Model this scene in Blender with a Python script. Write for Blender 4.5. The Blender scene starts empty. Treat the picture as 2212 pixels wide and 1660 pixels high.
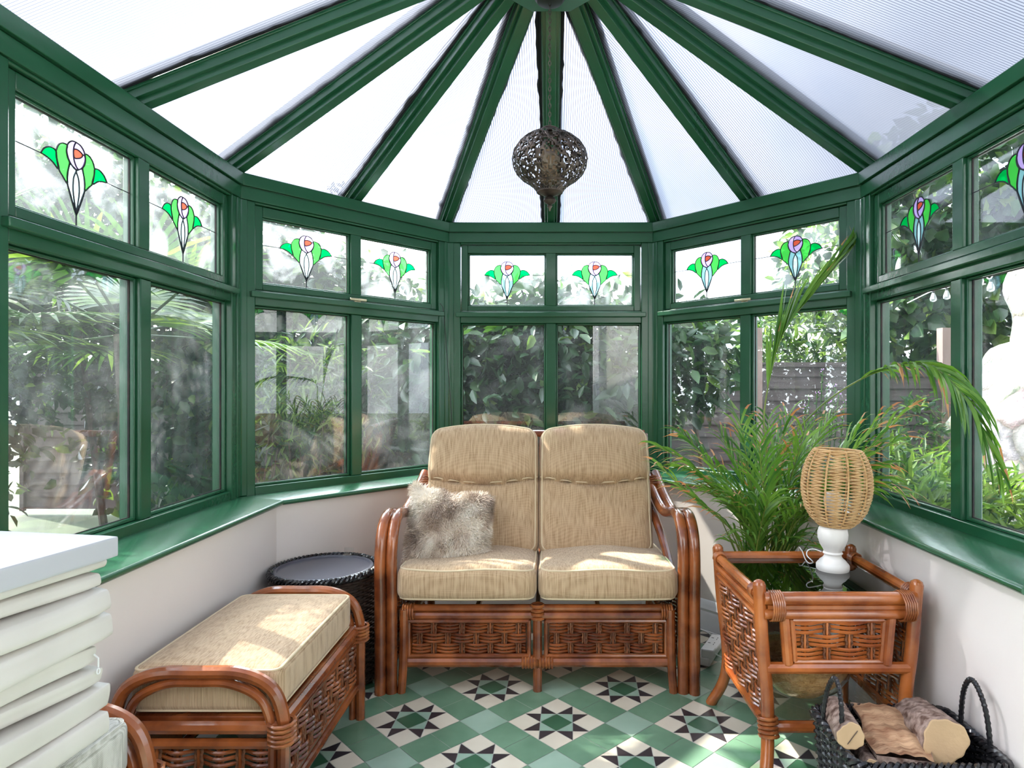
import bpy, math, random
import numpy as np
from mathutils import Vector, Matrix
# ---------------------------------------------------------------- camera, sky, sun, exposure
scene = bpy.context.scene
COL = scene.collection
PI = math.pi
FPX, VX, VY, CAMH = 1380.0, 1190.0, 836.0, 1.25
cam_d = bpy.data.cameras.new('camera'); cam = bpy.data.objects.new('camera', cam_d); COL.objects.link(cam)
cam.location = (0, 0, CAMH); cam.rotation_euler = (PI/2, 0, 0)
cam_d.sensor_width = 36; cam_d.lens = 36*FPX/2212
cam_d.shift_x = -(VX-1106)/2212; cam_d.shift_y = (VY-830)/2212
cam_d.clip_start = .02
scene.camera = cam

world = bpy.data.worlds.new('sky'); scene.world = world; world.use_nodes = True
nt = world.node_tree; nt.nodes.clear()
def N(nt, t, **k):
    n = nt.nodes.new(t)
    for a, b in k.items():
        if a.startswith('i_'):
            n.inputs[a[2:].replace('_', ' ')].default_value = b
        else: setattr(n, a, b)
    return n
out = N(nt, 'ShaderNodeOutputWorld'); bg = N(nt, 'ShaderNodeBackground')
tc = N(nt, 'ShaderNodeTexCoord'); noi = N(nt, 'ShaderNodeTexNoise', i_Scale=2.6, i_Detail=5.0, i_Roughness=.55)
cr = N(nt, 'ShaderNodeValToRGB')
cr.color_ramp.elements[0].position = .38; cr.color_ramp.elements[0].color = (.62, .78, 1.0, 1)
cr.color_ramp.elements[1].position = .60; cr.color_ramp.elements[1].color = (1.0, 1.0, 1.0, 1)
nt.links.new(tc.outputs['Generated'], noi.inputs['Vector']); nt.links.new(noi.outputs['Fac'], cr.inputs['Fac'])
# sky brightens towards the sun as an aureole
SUNV = Vector((-.66, .36, .66)).normalized()
dp = N(nt, 'ShaderNodeVectorMath', operation='DOT_PRODUCT'); dp.inputs[1].default_value = SUNV
nt.links.new(tc.outputs['Generated'], dp.inputs[0])
mr_ = N(nt, 'ShaderNodeMapRange'); mr_.inputs['From Min'].default_value = .25; mr_.inputs['From Max'].default_value = .95; mr_.inputs['To Min'].default_value = .85; mr_.inputs['To Max'].default_value = 6.0
nt.links.new(dp.outputs['Value'], mr_.inputs['Value'])
sm_ = N(nt, 'ShaderNodeMath', operation='MULTIPLY'); sm_.inputs[1].default_value = 2.5; nt.links.new(mr_.outputs[0], sm_.inputs[0]); nt.links.new(sm_.outputs[0], bg.inputs['Strength'])
nt.links.new(cr.outputs['Color'], bg.inputs['Color'])
nt.links.new(bg.outputs['Background'], out.inputs['Surface'])

sun_d = bpy.data.lights.new('sun', 'SUN'); sun = bpy.data.objects.new('sun', sun_d); COL.objects.link(sun)
sun_d.energy = 13.0; sun_d.angle = math.radians(.9); sun_d.color = (1.0, .95, .86)
sun.rotation_euler = Vector((.66, -.36, -.66)).to_track_quat('-Z', 'Y').to_euler()

scene.view_settings.view_transform = 'Standard'; scene.view_settings.look = 'None'
scene.view_settings.exposure = .55; scene.view_settings.gamma = 1.0
scene.cycles.max_bounces = 8; scene.cycles.diffuse_bounces = 4; scene.cycles.glossy_bounces = 3
scene.cycles.transmission_bounces = 4; scene.cycles.transparent_max_bounces = 20
scene.cycles.caustics_reflective = False; scene.cycles.caustics_refractive = False
scene.cycles.sample_clamp_indirect = 6.0

# ---------------------------------------------------------------- helpers
def P(px, py, Y): return Vector(((px-VX)/FPX*Y, Y, CAMH-(py-VY)/FPX*Y))
def PZ(px, py, z):
    Y = (CAMH-z)*FPX/(py-VY); return Vector(((px-VX)/FPX*Y, Y, z))

class MB:
    def __init__(s): s.v = []; s.f = []; s.m = []; s.n = 0
    def add(s, vs, fs, mi=0, M=None):
        if M is not None: vs = [M @ Vector(v) for v in vs]
        b = s.n; s.v.extend([tuple(v) for v in vs]); s.n += len(vs)
        s.f.extend([tuple(i+b for i in f) for f in fs]); s.m.extend([mi]*len(fs)); return s
    def box(s, a, b, mi=0, M=None):
        x0, y0, z0 = a; x1, y1, z1 = b
        vs = [(x0,y0,z0),(x1,y0,z0),(x1,y1,z0),(x0,y1,z0),(x0,y0,z1),(x1,y0,z1),(x1,y1,z1),(x0,y1,z1)]
        fs = [(0,3,2,1),(4,5,6,7),(0,1,5,4),(1,2,6,5),(2,3,7,6),(3,0,4,7)]
        return s.add(vs, fs, mi, M)
    def tube(s, pts, r, seg=8, closed=False, mi=0, M=None, caps=True, flat=1.0):
        pts = [Vector(p) for p in pts]; n = len(pts)
        rr = r if callable(r) else (lambda t: r)
        tang = []
        for i in range(n):
            if closed: t = pts[(i+1) % n]-pts[i-1]
            else: t = pts[min(i+1, n-1)]-pts[max(i-1, 0)]
            tang.append(t.normalized() if t.length > 1e-9 else Vector((0,0,1)))
        up = Vector((0,0,1)) if abs(tang[0].z) < .9 else Vector((0,1,0))
        nrm = (up-tang[0]*up.dot(tang[0])).normalized()
        vs = []
        for i in range(n):
            nrm = (nrm-tang[i]*nrm.dot(tang[i]))
            nrm = nrm.normalized() if nrm.length > 1e-9 else Vector((1,0,0))
            bi = tang[i].cross(nrm); q = rr(i/max(1, n-1))
            for k in range(seg):
                a = 2*PI*k/seg
                vs.append(pts[i]+nrm*(q*math.cos(a)*flat)+bi*(q*math.sin(a)))
        fs = []
        m = n if closed else n-1
        for i in range(m):
            j = (i+1) % n
            for k in range(seg):
                l = (k+1) % seg
                fs.append((i*seg+k, i*seg+l, j*seg+l, j*seg+k))
        if not closed and caps:
            fs.append(tuple(range(seg-1, -1, -1))); fs.append(tuple((n-1)*seg+k for k in range(seg)))
        return s.add(vs, fs, mi, M)
    def lathe(s, prof, c=(0,0,0), seg=24, mi=0, M=None, skip=None):
        vs = []; fs = []
        for (r, z) in prof:
            for k in range(seg):
                a = 2*PI*k/seg; vs.append((c[0]+r*math.cos(a), c[1]+r*math.sin(a), c[2]+z))
        for i in range(len(prof)-1):
            for k in range(seg):
                if skip and skip(i, k): continue
                l = (k+1) % seg
                fs.append((i*seg+k, i*seg+l, (i+1)*seg+l, (i+1)*seg+k))
        return s.add(vs, fs, mi, M)
    def prism(s, poly, z0, z1, mi=0, M=None):
        n = len(poly)
        vs = [(x, y, z0) for x, y in poly]+[(x, y, z1) for x, y in poly]
        fs = [tuple(range(n-1, -1, -1)), tuple(range(n, 2*n))]+[(i, (i+1) % n, n+(i+1) % n, n+i) for i in range(n)]
        return s.add(vs, fs, mi, M)
    def build(s, name, mats, parent=None, angle=35, bevel=0, loc=None):
        me = bpy.data.meshes.new(name); me.from_pydata(s.v, [], s.f)
        if not isinstance(mats, (list, tuple)): mats = [mats]
        for m in mats: me.materials.append(m)
        me.polygons.foreach_set('material_index', s.m)
        me.polygons.foreach_set('use_smooth', [True]*len(s.f)); me.update()
        me.set_sharp_from_angle(angle=math.radians(angle))
        o = bpy.data.objects.new(name, me); COL.objects.link(o)
        if parent: o.parent = parent
        if loc is not None: o.location = loc
        if bevel:
            b = o.modifiers.new('bevel', 'BEVEL'); b.width = bevel; b.segments = 2; b.limit_method = 'ANGLE'; b.angle_limit = .6
        return o
def smooth_path(pts, n=6, closed=False):
    pts = [Vector(p) for p in pts]; o = []; L = len(pts)
    for i in range(L if closed else L-1):
        if closed: p0, p1, p2, p3 = pts[i-1], pts[i], pts[(i+1) % L], pts[(i+2) % L]
        else: p0, p1, p2, p3 = pts[max(i-1,0)], pts[i], pts[i+1], pts[min(i+2,L-1)]
        for k in range(n):
            t = k/n; t2 = t*t; t3 = t2*t
            o.append(.5*((2*p1)+(p2-p0)*t+(2*p0-5*p1+4*p2-p3)*t2+(3*p1-p0-3*p2+p3)*t3))
    if not closed: o.append(pts[-1])
    return o
def tag(o, label=None, cat=None, group=None, kind=None):
    if label: o['label'] = label
    if cat: o['category'] = cat
    if group: o['group'] = group
    if kind: o['kind'] = kind
    return o
def thing(name, label, cat, loc=(0,0,0), rz=0, group=None):
    o = bpy.data.objects.new(name, None); COL.objects.link(o); o.empty_display_size = .1
    o.location = loc; o.rotation_euler = (0, 0, rz); return tag(o, label, cat, group)
def dup(root, loc, rz, label=None):
    r = root.copy(); COL.objects.link(r); r.location = loc; r.rotation_euler = (0, 0, rz)
    if label: r['label'] = label
    for ch in list(root.children):
        c = ch.copy(); COL.objects.link(c); c.parent = r
        for g in list(ch.children):
            d = g.copy(); COL.objects.link(d); d.parent = c
    return r
def rbox(w, d, h, r=.03, n=10, fn=None):
    """rounded box centred on origin as (verts, faces): a subdivided cube with rounded edges"""
    idx = {}; vs = []; fs = []
    hw, hd, hh = w/2, d/2, h/2
    def vert(i, j, k):
        key = (i, j, k)
        if key in idx: return idx[key]
        def mp(t, H):
            x = -1+2*t/n
            # denser near the edges
            return H*math.sin(x*PI/2) if False else H*x
        p = Vector((mp(i, hw), mp(j, hd), mp(k, hh)))
        q = Vector((max(-hw+r, min(hw-r, p.x)), max(-hd+r, min(hd-r, p.y)), max(-hh+r, min(hh-r, p.z))))
        dlt = p-q
        if dlt.length > 1e-9:
            mx = max(abs(dlt.x), abs(dlt.y), abs(dlt.z)); p = q+dlt.normalized()*mx
        if fn: p = Vector(fn(p))
        idx[key] = len(vs); vs.append(p); return idx[key]
    for a in range(n):
        for b in range(n):
            fs.append((vert(a,b,0), vert(a,b+1,0), vert(a+1,b+1,0), vert(a+1,b,0)))
            fs.append((vert(a,b,n), vert(a+1,b,n), vert(a+1,b+1,n), vert(a,b+1,n)))
            fs.append((vert(a,0,b), vert(a+1,0,b), vert(a+1,0,b+1), vert(a,0,b+1)))
            fs.append((vert(a,n,b), vert(a,n,b+1), vert(a+1,n,b+1), vert(a+1,n,b)))
            fs.append((vert(0,a,b), vert(0,a,b+1), vert(0,a+1,b+1), vert(0,a+1,b)))
            fs.append((vert(n,a,b), vert(n,a+1,b), vert(n,a+1,b+1), vert(n,a,b+1)))
    return vs, fs

# ---------------------------------------------------------------- materials
def new_mat(name):
    m = bpy.data.materials.new(name); m.use_nodes = True; m.node_tree.nodes.clear()
    return m, m.node_tree
def pbr(name, col, rough=.5, col2=None, nscale=8, stretch=(1,1,1), bump=0, bscale=60, coat=0, metal=0, ramp=(.35,.65), spec=.5, bstretch=(1,1,1), detail=4, transl=0):
    m, nt = new_mat(name)
    o = N(nt, 'ShaderNodeOutputMaterial'); b = N(nt, 'ShaderNodeBsdfPrincipled')
    b.inputs['Base Color'].default_value = (*col, 1); b.inputs['Roughness'].default_value = rough
    b.inputs['Metallic'].default_value = metal; b.inputs['Coat Weight'].default_value = coat
    b.inputs['Coat Roughness'].default_value = .12; b.inputs['Specular IOR Level'].default_value = spec
    tc = N(nt, 'ShaderNodeTexCoord')
    if col2:
        mp = N(nt, 'ShaderNodeMapping'); mp.inputs['Scale'].default_value = stretch
        nz = N(nt, 'ShaderNodeTexNoise', i_Scale=float(nscale), i_Detail=float(detail))
        r = N(nt, 'ShaderNodeValToRGB'); r.color_ramp.elements[0].position = ramp[0]; r.color_ramp.elements[1].position = ramp[1]
        r.color_ramp.elements[0].color = (*col, 1); r.color_ramp.elements[1].color = (*col2, 1)
        nt.links.new(tc.outputs['Object'], mp.inputs['Vector']); nt.links.new(mp.outputs['Vector'], nz.inputs['Vector'])
        nt.links.new(nz.outputs['Fac'], r.inputs['Fac']); nt.links.new(r.outputs['Color'], b.inputs['Base Color'])
    if bump:
        mp2 = N(nt, 'ShaderNodeMapping'); mp2.inputs['Scale'].default_value = bstretch
        n2 = N(nt, 'ShaderNodeTexNoise', i_Scale=float(bscale), i_Detail=3.0); bp = N(nt, 'ShaderNodeBump', i_Strength=float(bump), i_Distance=.01)
        nt.links.new(tc.outputs['Object'], mp2.inputs['Vector']); nt.links.new(mp2.outputs['Vector'], n2.inputs['Vector'])
        nt.links.new(n2.outputs['Fac'], bp.inputs['Height']); nt.links.new(bp.outputs['Normal'], b.inputs['Normal'])
    if transl:
        t = N(nt, 'ShaderNodeBsdfTranslucent'); mx = N(nt, 'ShaderNodeMixShader', i_Fac=transl)
        tint = N(nt, 'ShaderNodeMixRGB', blend_type='MULTIPLY', i_Fac=1.0); tint.inputs['Color2'].default_value = (1.3, 1.35, .7, 1)
        if col2: nt.links.new(r.outputs['Color'], tint.inputs['Color1'])
        else: tint.inputs['Color1'].default_value = (*col, 1)
        nt.links.new(tint.outputs['Color'], t.inputs['Color'])
        nt.links.new(b.outputs['BSDF'], mx.inputs[1]); nt.links.new(t.outputs['BSDF'], mx.inputs[2]); nt.links.new(mx.outputs['Shader'], o.inputs['Surface'])
    else: nt.links.new(b.outputs['BSDF'], o.inputs['Surface'])
    return m
M = {}
M['green'] = pbr('green gloss paint', (.014, .086, .038), .26, (.018, .100, .046), 3, bump=.08, bscale=40, coat=.3)
M['white_wall'] = pbr('matt off white emulsion', (.76, .70, .665), .85, (.72, .655, .625), 2.0, bump=.05, bscale=30)
M['house_wall'] = pbr('white roughcast render', (.72, .70, .66), .95, (.60, .58, .54), 5, bump=.8, bscale=35)
M['hall'] = pbr('hall wall with painted shade', (.05, .055, .05), .9)  # hall wall darkened in its colour to stand for the unlit interior
M['board'] = pbr('white satin baseboard paint', (.72, .72, .74), .4)
M['rattan'] = pbr('varnished rattan', (.115, .024, .007), .24, (.36, .100, .026), 7, (1,1,1), bump=.15, bscale=30, coat=.7, ramp=(.38,.66))
M['rattan2'] = pbr('orange varnished rattan', (.20, .042, .010), .24, (.46, .135, .032), 7, bump=.15, bscale=30, coat=.7)
M['rope'] = pbr('dark twisted seagrass', (.09, .028, .01), .6, (.20, .07, .025), 90, bump=.6, bscale=200)
M['binding'] = pbr('peel cane binding', (.20, .05, .014), .35, (.40, .13, .035), 30, coat=.3)
M['black_wicker'] = pbr('black resin wicker', (.010, .010, .012), .22, (.022, .021, .023), 20)
M['brown_wicker'] = pbr('dark brown resin wicker', (.022, .014, .011), .35, (.04, .026, .02), 20)
M['dark_top'] = pbr('slate grey table top', (.09, .09, .115), .28)
M['ceramic'] = pbr('white painted wood', (.80, .77, .74), .45)
M['twine'] = pbr('natural paper twine', (.56, .33, .14), .75, (.70, .46, .23), 30, bump=.3, bscale=250)
M['jute'] = pbr('jute coil', (.38, .20, .07), .9, (.52, .31, .13), 60, bump=.9, bscale=120)
M['plastic'] = pbr('white plastic', (.78, .78, .78), .35)
M['black'] = pbr('black plastic', (.01, .01, .01), .4)
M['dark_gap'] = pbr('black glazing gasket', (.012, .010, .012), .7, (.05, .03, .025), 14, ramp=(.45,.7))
M['brass'] = pbr('brushed brass', (.70, .60, .40), .3, metal=1)
M['lantern'] = pbr('aged pewter metal', (.05, .038, .032), .42, (.15, .115, .095), 30, metal=.75)
M['foam'] = pbr('off white vinyl cover', (.62, .58, .53), .42, (.68, .64, .59), 5, bump=.05, bscale=20)
M['foam2'] = pbr('white board cover', (.50, .50, .53), .35)
M['pot'] = pbr('brown glazed pot', (.10, .045, .03), .25, (.17, .08, .05), 12, bump=.5, bscale=60)
M['soil'] = pbr('potting soil', (.03, .02, .012), .95)
M['leaf'] = pbr('areca leaf', (.09, .22, .03), .4, (.22, .38, .07), 6, transl=.4)
M['leaf_dark'] = pbr('dark areca leaf', (.045, .14, .025), .4, (.10, .24, .04), 6, transl=.35)
M['leaf_dry'] = pbr('dry leaf tip', (.58, .20, .09), .6, (.66, .38, .20), 10, transl=.3)
M['stem'] = pbr('palm stem', (.20, .25, .04), .45, (.10, .17, .03), 6)
M['lush'] = pbr('broad glossy leaf', (.006, .024, .009), .35, (.018, .055, .018), 4, transl=.2, spec=.35)
M['lush_mid'] = pbr('mid green leaf', (.012, .042, .010), .45, (.040, .092, .020), 3, transl=.35, spec=.3)
M['lush_bright'] = pbr('yellow green leaf', (.055, .12, .016), .45, (.15, .23, .04), 3, transl=.4, spec=.3)
M['bark'] = pbr('tree bark', (.06, .04, .03), .9, (.11, .08, .06), 20, bump=.6, bscale=40)
M['fence'] = pbr('dark stained fence timber', (.026, .018, .018), .8, (.045, .033, .033), 4, (1, 1, 14), bump=.25, bscale=30, bstretch=(1,1,10))
M['fence_post'] = pbr('weathered fence post', (.15, .10, .09), .8, (.22, .16, .14), 8, (1,1,.1))
M['grout'] = pbr('pale grout', (.40, .41, .38), .8)
M['t_cream'] = pbr('cream tile', (.60, .53, .42), .30, (.66, .60, .49), 5, detail=6)
M['t_black'] = pbr('charcoal tile', (.028, .022, .026), .28, (.045, .037, .04), 6)
M['t_mint'] = pbr('mint tile', (.24, .36, .27), .30, (.31, .43, .34), 5, detail=6)
M['t_green'] = pbr('green tile', (.10, .20, .125), .30, (.155, .275, .18), 6, detail=6)
M['t_dark'] = pbr('dark green tile', (.028, .095, .05), .30, (.045, .13, .07), 6, detail=6)
M['patio'] = pbr('pale paving', (.55, .56, .58), .85, (.45, .46, .47), 2)
M['lawn'] = pbr('dark soil and moss', (.03, .04, .02), .95, (.06, .08, .035), 3)
M['blue_pot'] = pbr('turquoise glazed pot', (.02, .25, .30), .25)
M['flower'] = pbr('lilac flower', (.42, .22, .62), .6, transl=.3)
M['bark_log'] = pbr('rough pine bark', (.09, .045, .03), .9, (.38, .28, .235), 42, (1,1,1), bump=1.0, bscale=38)
M['cut_wood'] = pbr('cut timber face', (.33, .215, .12), .75, (.46, .31, .175), 4, (1,1,1), bump=.15, bscale=80)
M['split_wood'] = pbr('split timber grain', (.24, .11, .055), .75, (.50, .31, .18), 9, (1, 5, 5), bump=.5, bscale=20, bstretch=(1,7,7))

def fabric(name, c1, c2, sx=1.0):
    m, nt = new_mat(name)
    o = N(nt, 'ShaderNodeOutputMaterial'); b = N(nt, 'ShaderNodeBsdfPrincipled', i_Roughness=.92)
    b.inputs['Sheen Weight'].default_value = .25; b.inputs['Specular IOR Level'].default_value = .15
    tc = N(nt, 'ShaderNodeTexCoord')
    mp = N(nt, 'ShaderNodeMapping'); mp.inputs['Scale'].default_value = (230, 40, 10)
    nz = N(nt, 'ShaderNodeTexNoise', i_Scale=1.0, i_Detail=2.0)
    w1 = N(nt, 'ShaderNodeTexWave', bands_direction='X', i_Scale=110.0, i_Distortion=.6)
    w2 = N(nt, 'ShaderNodeTexWave', bands_direction='Z', i_Scale=90.0, i_Distortion=.6)
    w3 = N(nt, 'ShaderNodeTexWave', bands_direction='Y', i_Scale=90.0, i_Distortion=.6)
    for w in (w1, w2, w3): nt.links.new(tc.outputs['Object'], w.inputs['Vector'])
    nt.links.new(tc.outputs['Object'], mp.inputs['Vector']); nt.links.new(mp.outputs['Vector'], nz.inputs['Vector'])
    a1 = N(nt, 'ShaderNodeMath', operation='MAXIMUM'); a2 = N(nt, 'ShaderNodeMath', operation='MULTIPLY')
    nt.links.new(w2.outputs['Fac'], a1.inputs[0]); nt.links.new(w3.outputs['Fac'], a1.inputs[1])
    nt.links.new(a1.outputs[0], a2.inputs[0]); nt.links.new(w1.outputs['Fac'], a2.inputs[1])
    a3 = N(nt, 'ShaderNodeMath', operation='MULTIPLY_ADD'); a3.inputs[1].default_value = .35
    nt.links.new(a2.outputs[0], a3.inputs[0])
    a4 = N(nt, 'ShaderNodeMath', operation='MULTIPLY'); a4.inputs[1].default_value = .95; nt.links.new(nz.outputs['Fac'], a4.inputs[0]); nt.links.new(a4.outputs[0], a3.inputs[2])
    r = N(nt, 'ShaderNodeValToRGB'); r.color_ramp.elements[0].position = .30; r.color_ramp.elements[1].position = .72
    r.color_ramp.elements[0].color = (*c1, 1); r.color_ramp.elements[1].color = (*c2, 1)
    nt.links.new(a3.outputs[0], r.inputs['Fac']); nt.links.new(r.outputs['Color'], b.inputs['Base Color'])
    bp = N(nt, 'ShaderNodeBump', i_Strength=.35, i_Distance=.003); nt.links.new(a2.outputs[0], bp.inputs['Height'])
    big = N(nt, 'ShaderNodeTexNoise', i_Scale=7.0, i_Detail=2.0); bp2 = N(nt, 'ShaderNodeBump', i_Strength=.35, i_Distance=.03)
    nt.links.new(tc.outputs['Object'], big.inputs['Vector']); nt.links.new(big.outputs['Fac'], bp2.inputs['Height'])
    nt.links.new(bp2.outputs['Normal'], bp.inputs['Normal']); nt.links.new(bp.outputs['Normal'], b.inputs['Normal'])
    nt.links.new(b.outputs['BSDF'], o.inputs['Surface']); return m
M['fabric'] = fabric('oatmeal slub weave', (.29, .175, .09), (.56, .40, .255))
M['fabric_grey'] = fabric('grey linen weave', (.30, .29, .24), (.68, .66, .60))
M['piping'] = pbr('oatmeal piping', (.62, .50, .34), .9)

def fresnel(nt, ior):
    f = N(nt, 'ShaderNodeFresnel'); ge = N(nt, 'ShaderNodeNewGeometry'); mr = N(nt, 'ShaderNodeMapRange')
    mr.inputs['To Min'].default_value = ior; mr.inputs['To Max'].default_value = 1/ior
    nt.links.new(ge.outputs['Backfacing'], mr.inputs['Value']); nt.links.new(mr.outputs[0], f.inputs['IOR']); return f
def glass(name, haze, patch=0.0, refl=1.0):
    m, nt = new_mat(name)
    o = N(nt, 'ShaderNodeOutputMaterial'); t = N(nt, 'ShaderNodeBsdfTransparent'); t.inputs['Color'].default_value = (.97, .985, .975, 1)
    g = N(nt, 'ShaderNodeBsdfGlossy', i_Roughness=.0); fr = fresnel(nt, 1.5)
    k = N(nt, 'ShaderNodeMath', operation='MULTIPLY', use_clamp=True); k.inputs[1].default_value = refl
    nt.links.new(fr.outputs[0], k.inputs[0])
    mx = N(nt, 'ShaderNodeMixShader'); nt.links.new(k.outputs[0], mx.inputs[0]); nt.links.new(t.outputs[0], mx.inputs[1]); nt.links.new(g.outputs[0], mx.inputs[2])
    d = N(nt, 'ShaderNodeBsdfTranslucent'); d.inputs['Color'].default_value = (.86, .90, .93, 1)
    d2 = N(nt, 'ShaderNodeBsdfDiffuse'); d2.inputs['Color'].default_value = (.75, .78, .78, 1)
    dd = N(nt, 'ShaderNodeMixShader', i_Fac=.35); nt.links.new(d.outputs[0], dd.inputs[1]); nt.links.new(d2.outputs[0], dd.inputs[2])
    tc = N(nt, 'ShaderNodeTexCoord'); nz = N(nt, 'ShaderNodeTexNoise', i_Scale=5.5, i_Detail=4.0, i_Distortion=.4)
    nt.links.new(tc.outputs['Object'], nz.inputs['Vector'])
    mr = N(nt, 'ShaderNodeMapRange'); mr.inputs['From Min'].default_value = .48; mr.inputs['From Max'].default_value = .68
    mr.inputs['To Min'].default_value = haze; mr.inputs['To Max'].default_value = haze+patch
    nt.links.new(nz.outputs['Fac'], mr.inputs['Value'])
    vo = N(nt, 'ShaderNodeTexVoronoi', i_Scale=170.0); nt.links.new(tc.outputs['Object'], vo.inputs['Vector'])
    lt = N(nt, 'ShaderNodeMath', operation='LESS_THAN'); lt.inputs[1].default_value = .10; nt.links.new(vo.outputs['Distance'], lt.inputs[0])
    sp = N(nt, 'ShaderNodeMath', operation='MULTIPLY'); sp.inputs[1].default_value = .22; nt.links.new(lt.outputs[0], sp.inputs[0])
    ad = N(nt, 'ShaderNodeMath', operation='ADD'); nt.links.new(mr.outputs[0], ad.inputs[0]); nt.links.new(sp.outputs[0], ad.inputs[1])
    mx2 = N(nt, 'ShaderNodeMixShader'); nt.links.new(ad.outputs[0], mx2.inputs[0]); nt.links.new(mx.outputs[0], mx2.inputs[1]); nt.links.new(dd.outputs[0], mx2.inputs[2])
    nt.links.new(mx2.outputs[0], o.inputs['Surface']); return m
M['glass'] = glass('dusty window glass', .006, .02, 1.9)
M['glass_mist'] = glass('misted double glazing', .03, .20, .8)
M['glass_glare'] = glass('glass with sun glare haze', .012, .03, 2.0); M['glass_fog'] = glass('fogged double glazing', .05, .20, .8)  # lower left panes: sun glare put into the glass as extra haze
M['bulb_glass'] = glass('clear bulb glass', .1, 0, 2.0)
M['wrap'] = glass('clear cellophane', .0, .12, 1.2)
def smoked():
    m, nt = new_mat('smoked glass')
    o = N(nt, 'ShaderNodeOutputMaterial'); t = N(nt, 'ShaderNodeBsdfTransparent'); t.inputs['Color'].default_value = (.17, .155, .15, 1)
    g = N(nt, 'ShaderNodeBsdfGlossy', i_Roughness=.0); fr = fresnel(nt, 2.1)
    mx = N(nt, 'ShaderNodeMixShader'); nt.links.new(fr.outputs[0], mx.inputs[0]); nt.links.new(t.outputs[0], mx.inputs[1]); nt.links.new(g.outputs[0], mx.inputs[2])
    nt.links.new(mx.outputs[0], o.inputs['Surface']); return m
M['smoked'] = smoked()
def film(name, col, transp=.35):
    m, nt = new_mat(name)
    o = N(nt, 'ShaderNodeOutputMaterial'); t = N(nt, 'ShaderNodeBsdfTransparent'); t.inputs['Color'].default_value = (*col, 1)
    d = N(nt, 'ShaderNodeBsdfTranslucent'); d.inputs['Color'].default_value = (*col, 1)
    e = N(nt, 'ShaderNodeBsdfDiffuse'); e.inputs['Color'].default_value = (*col, 1)
    a = N(nt, 'ShaderNodeMixShader', i_Fac=.3); nt.links.new(d.outputs[0], a.inputs[1]); nt.links.new(e.outputs[0], a.inputs[2])
    mx = N(nt, 'ShaderNodeMixShader', i_Fac=transp); nt.links.new(a.outputs[0], mx.inputs[1]); nt.links.new(t.outputs[0], mx.inputs[2])
    nt.links.new(mx.outputs[0], o.inputs['Surface']); return m
M['sg_green'] = film('deep green stained film', (.0, .42, .07)); M['sg_lime'] = film('mid green stained film', (.06, .52, .07))
M['sg_lilac'] = film('lilac stained film', (.55, .38, .80)); M['sg_orange'] = film('orange stained film', (.95, .20, .06))
M['sg_pale'] = film('pale aqua stained film', (.62, .82, .86)); M['sg_blue'] = film('dusty blue stained film', (.25, .50, .55))
M['lead'] = pbr('black lead line', (.012, .014, .022), .5)
def polycarb():
    m, nt = new_mat('twin wall polycarbonate')
    o = N(nt, 'ShaderNodeOutputMaterial'); uv = N(nt, 'ShaderNodeUVMap'); sx = N(nt, 'ShaderNodeSeparateXYZ')
    nt.links.new(uv.outputs[0], sx.inputs[0])
    fr = N(nt, 'ShaderNodeMath', operation='FRACT'); sc = N(nt, 'ShaderNodeMath', operation='MULTIPLY'); sc.inputs[1].default_value = 1/.0105
    nt.links.new(sx.outputs[0], sc.inputs[0]); nt.links.new(sc.outputs[0], fr.inputs[0])
    lt = N(nt, 'ShaderNodeMath', operation='LESS_THAN'); lt.inputs[1].default_value = .24; nt.links.new(fr.outputs[0], lt.inputs[0])
    tc = N(nt, 'ShaderNodeTexCoord'); nz = N(nt, 'ShaderNodeTexNoise', i_Scale=1.6, i_Detail=3.0); nt.links.new(tc.outputs['Object'], nz.inputs['Vector'])
    r = N(nt, 'ShaderNodeValToRGB'); r.color_ramp.elements[0].color = (.35, .365, .395, 1); r.color_ramp.elements[1].color = (.45, .45, .465, 1)
    nt.links.new(nz.outputs['Fac'], r.inputs['Fac'])
    cm = N(nt, 'ShaderNodeMixRGB'); cm.inputs['Color2'].default_value = (.17, .175, .205, 1)
    nt.links.new(lt.outputs[0], cm.inputs['Fac']); nt.links.new(r.outputs['Color'], cm.inputs['Color1'])
    d = N(nt, 'ShaderNodeBsdfTranslucent'); nt.links.new(cm.outputs[0], d.inputs['Color'])
    e = N(nt, 'ShaderNodeBsdfDiffuse'); nt.links.new(cm.outputs[0], e.inputs['Color'])
    de = N(nt, 'ShaderNodeMixShader', i_Fac=.2); nt.links.new(d.outputs[0], de.inputs[1]); nt.links.new(e.outputs[0], de.inputs[2])
    t = N(nt, 'ShaderNodeBsdfTransparent'); nt.links.new(cm.outputs[0], t.inputs['Color'])
    mx = N(nt, 'ShaderNodeMixShader', i_Fac=.66); nt.links.new(de.outputs[0], mx.inputs[1]); nt.links.new(t.outputs[0], mx.inputs[2])
    nt.links.new(mx.outputs[0], o.inputs['Surface']); return m
M['poly'] = polycarb()

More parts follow.
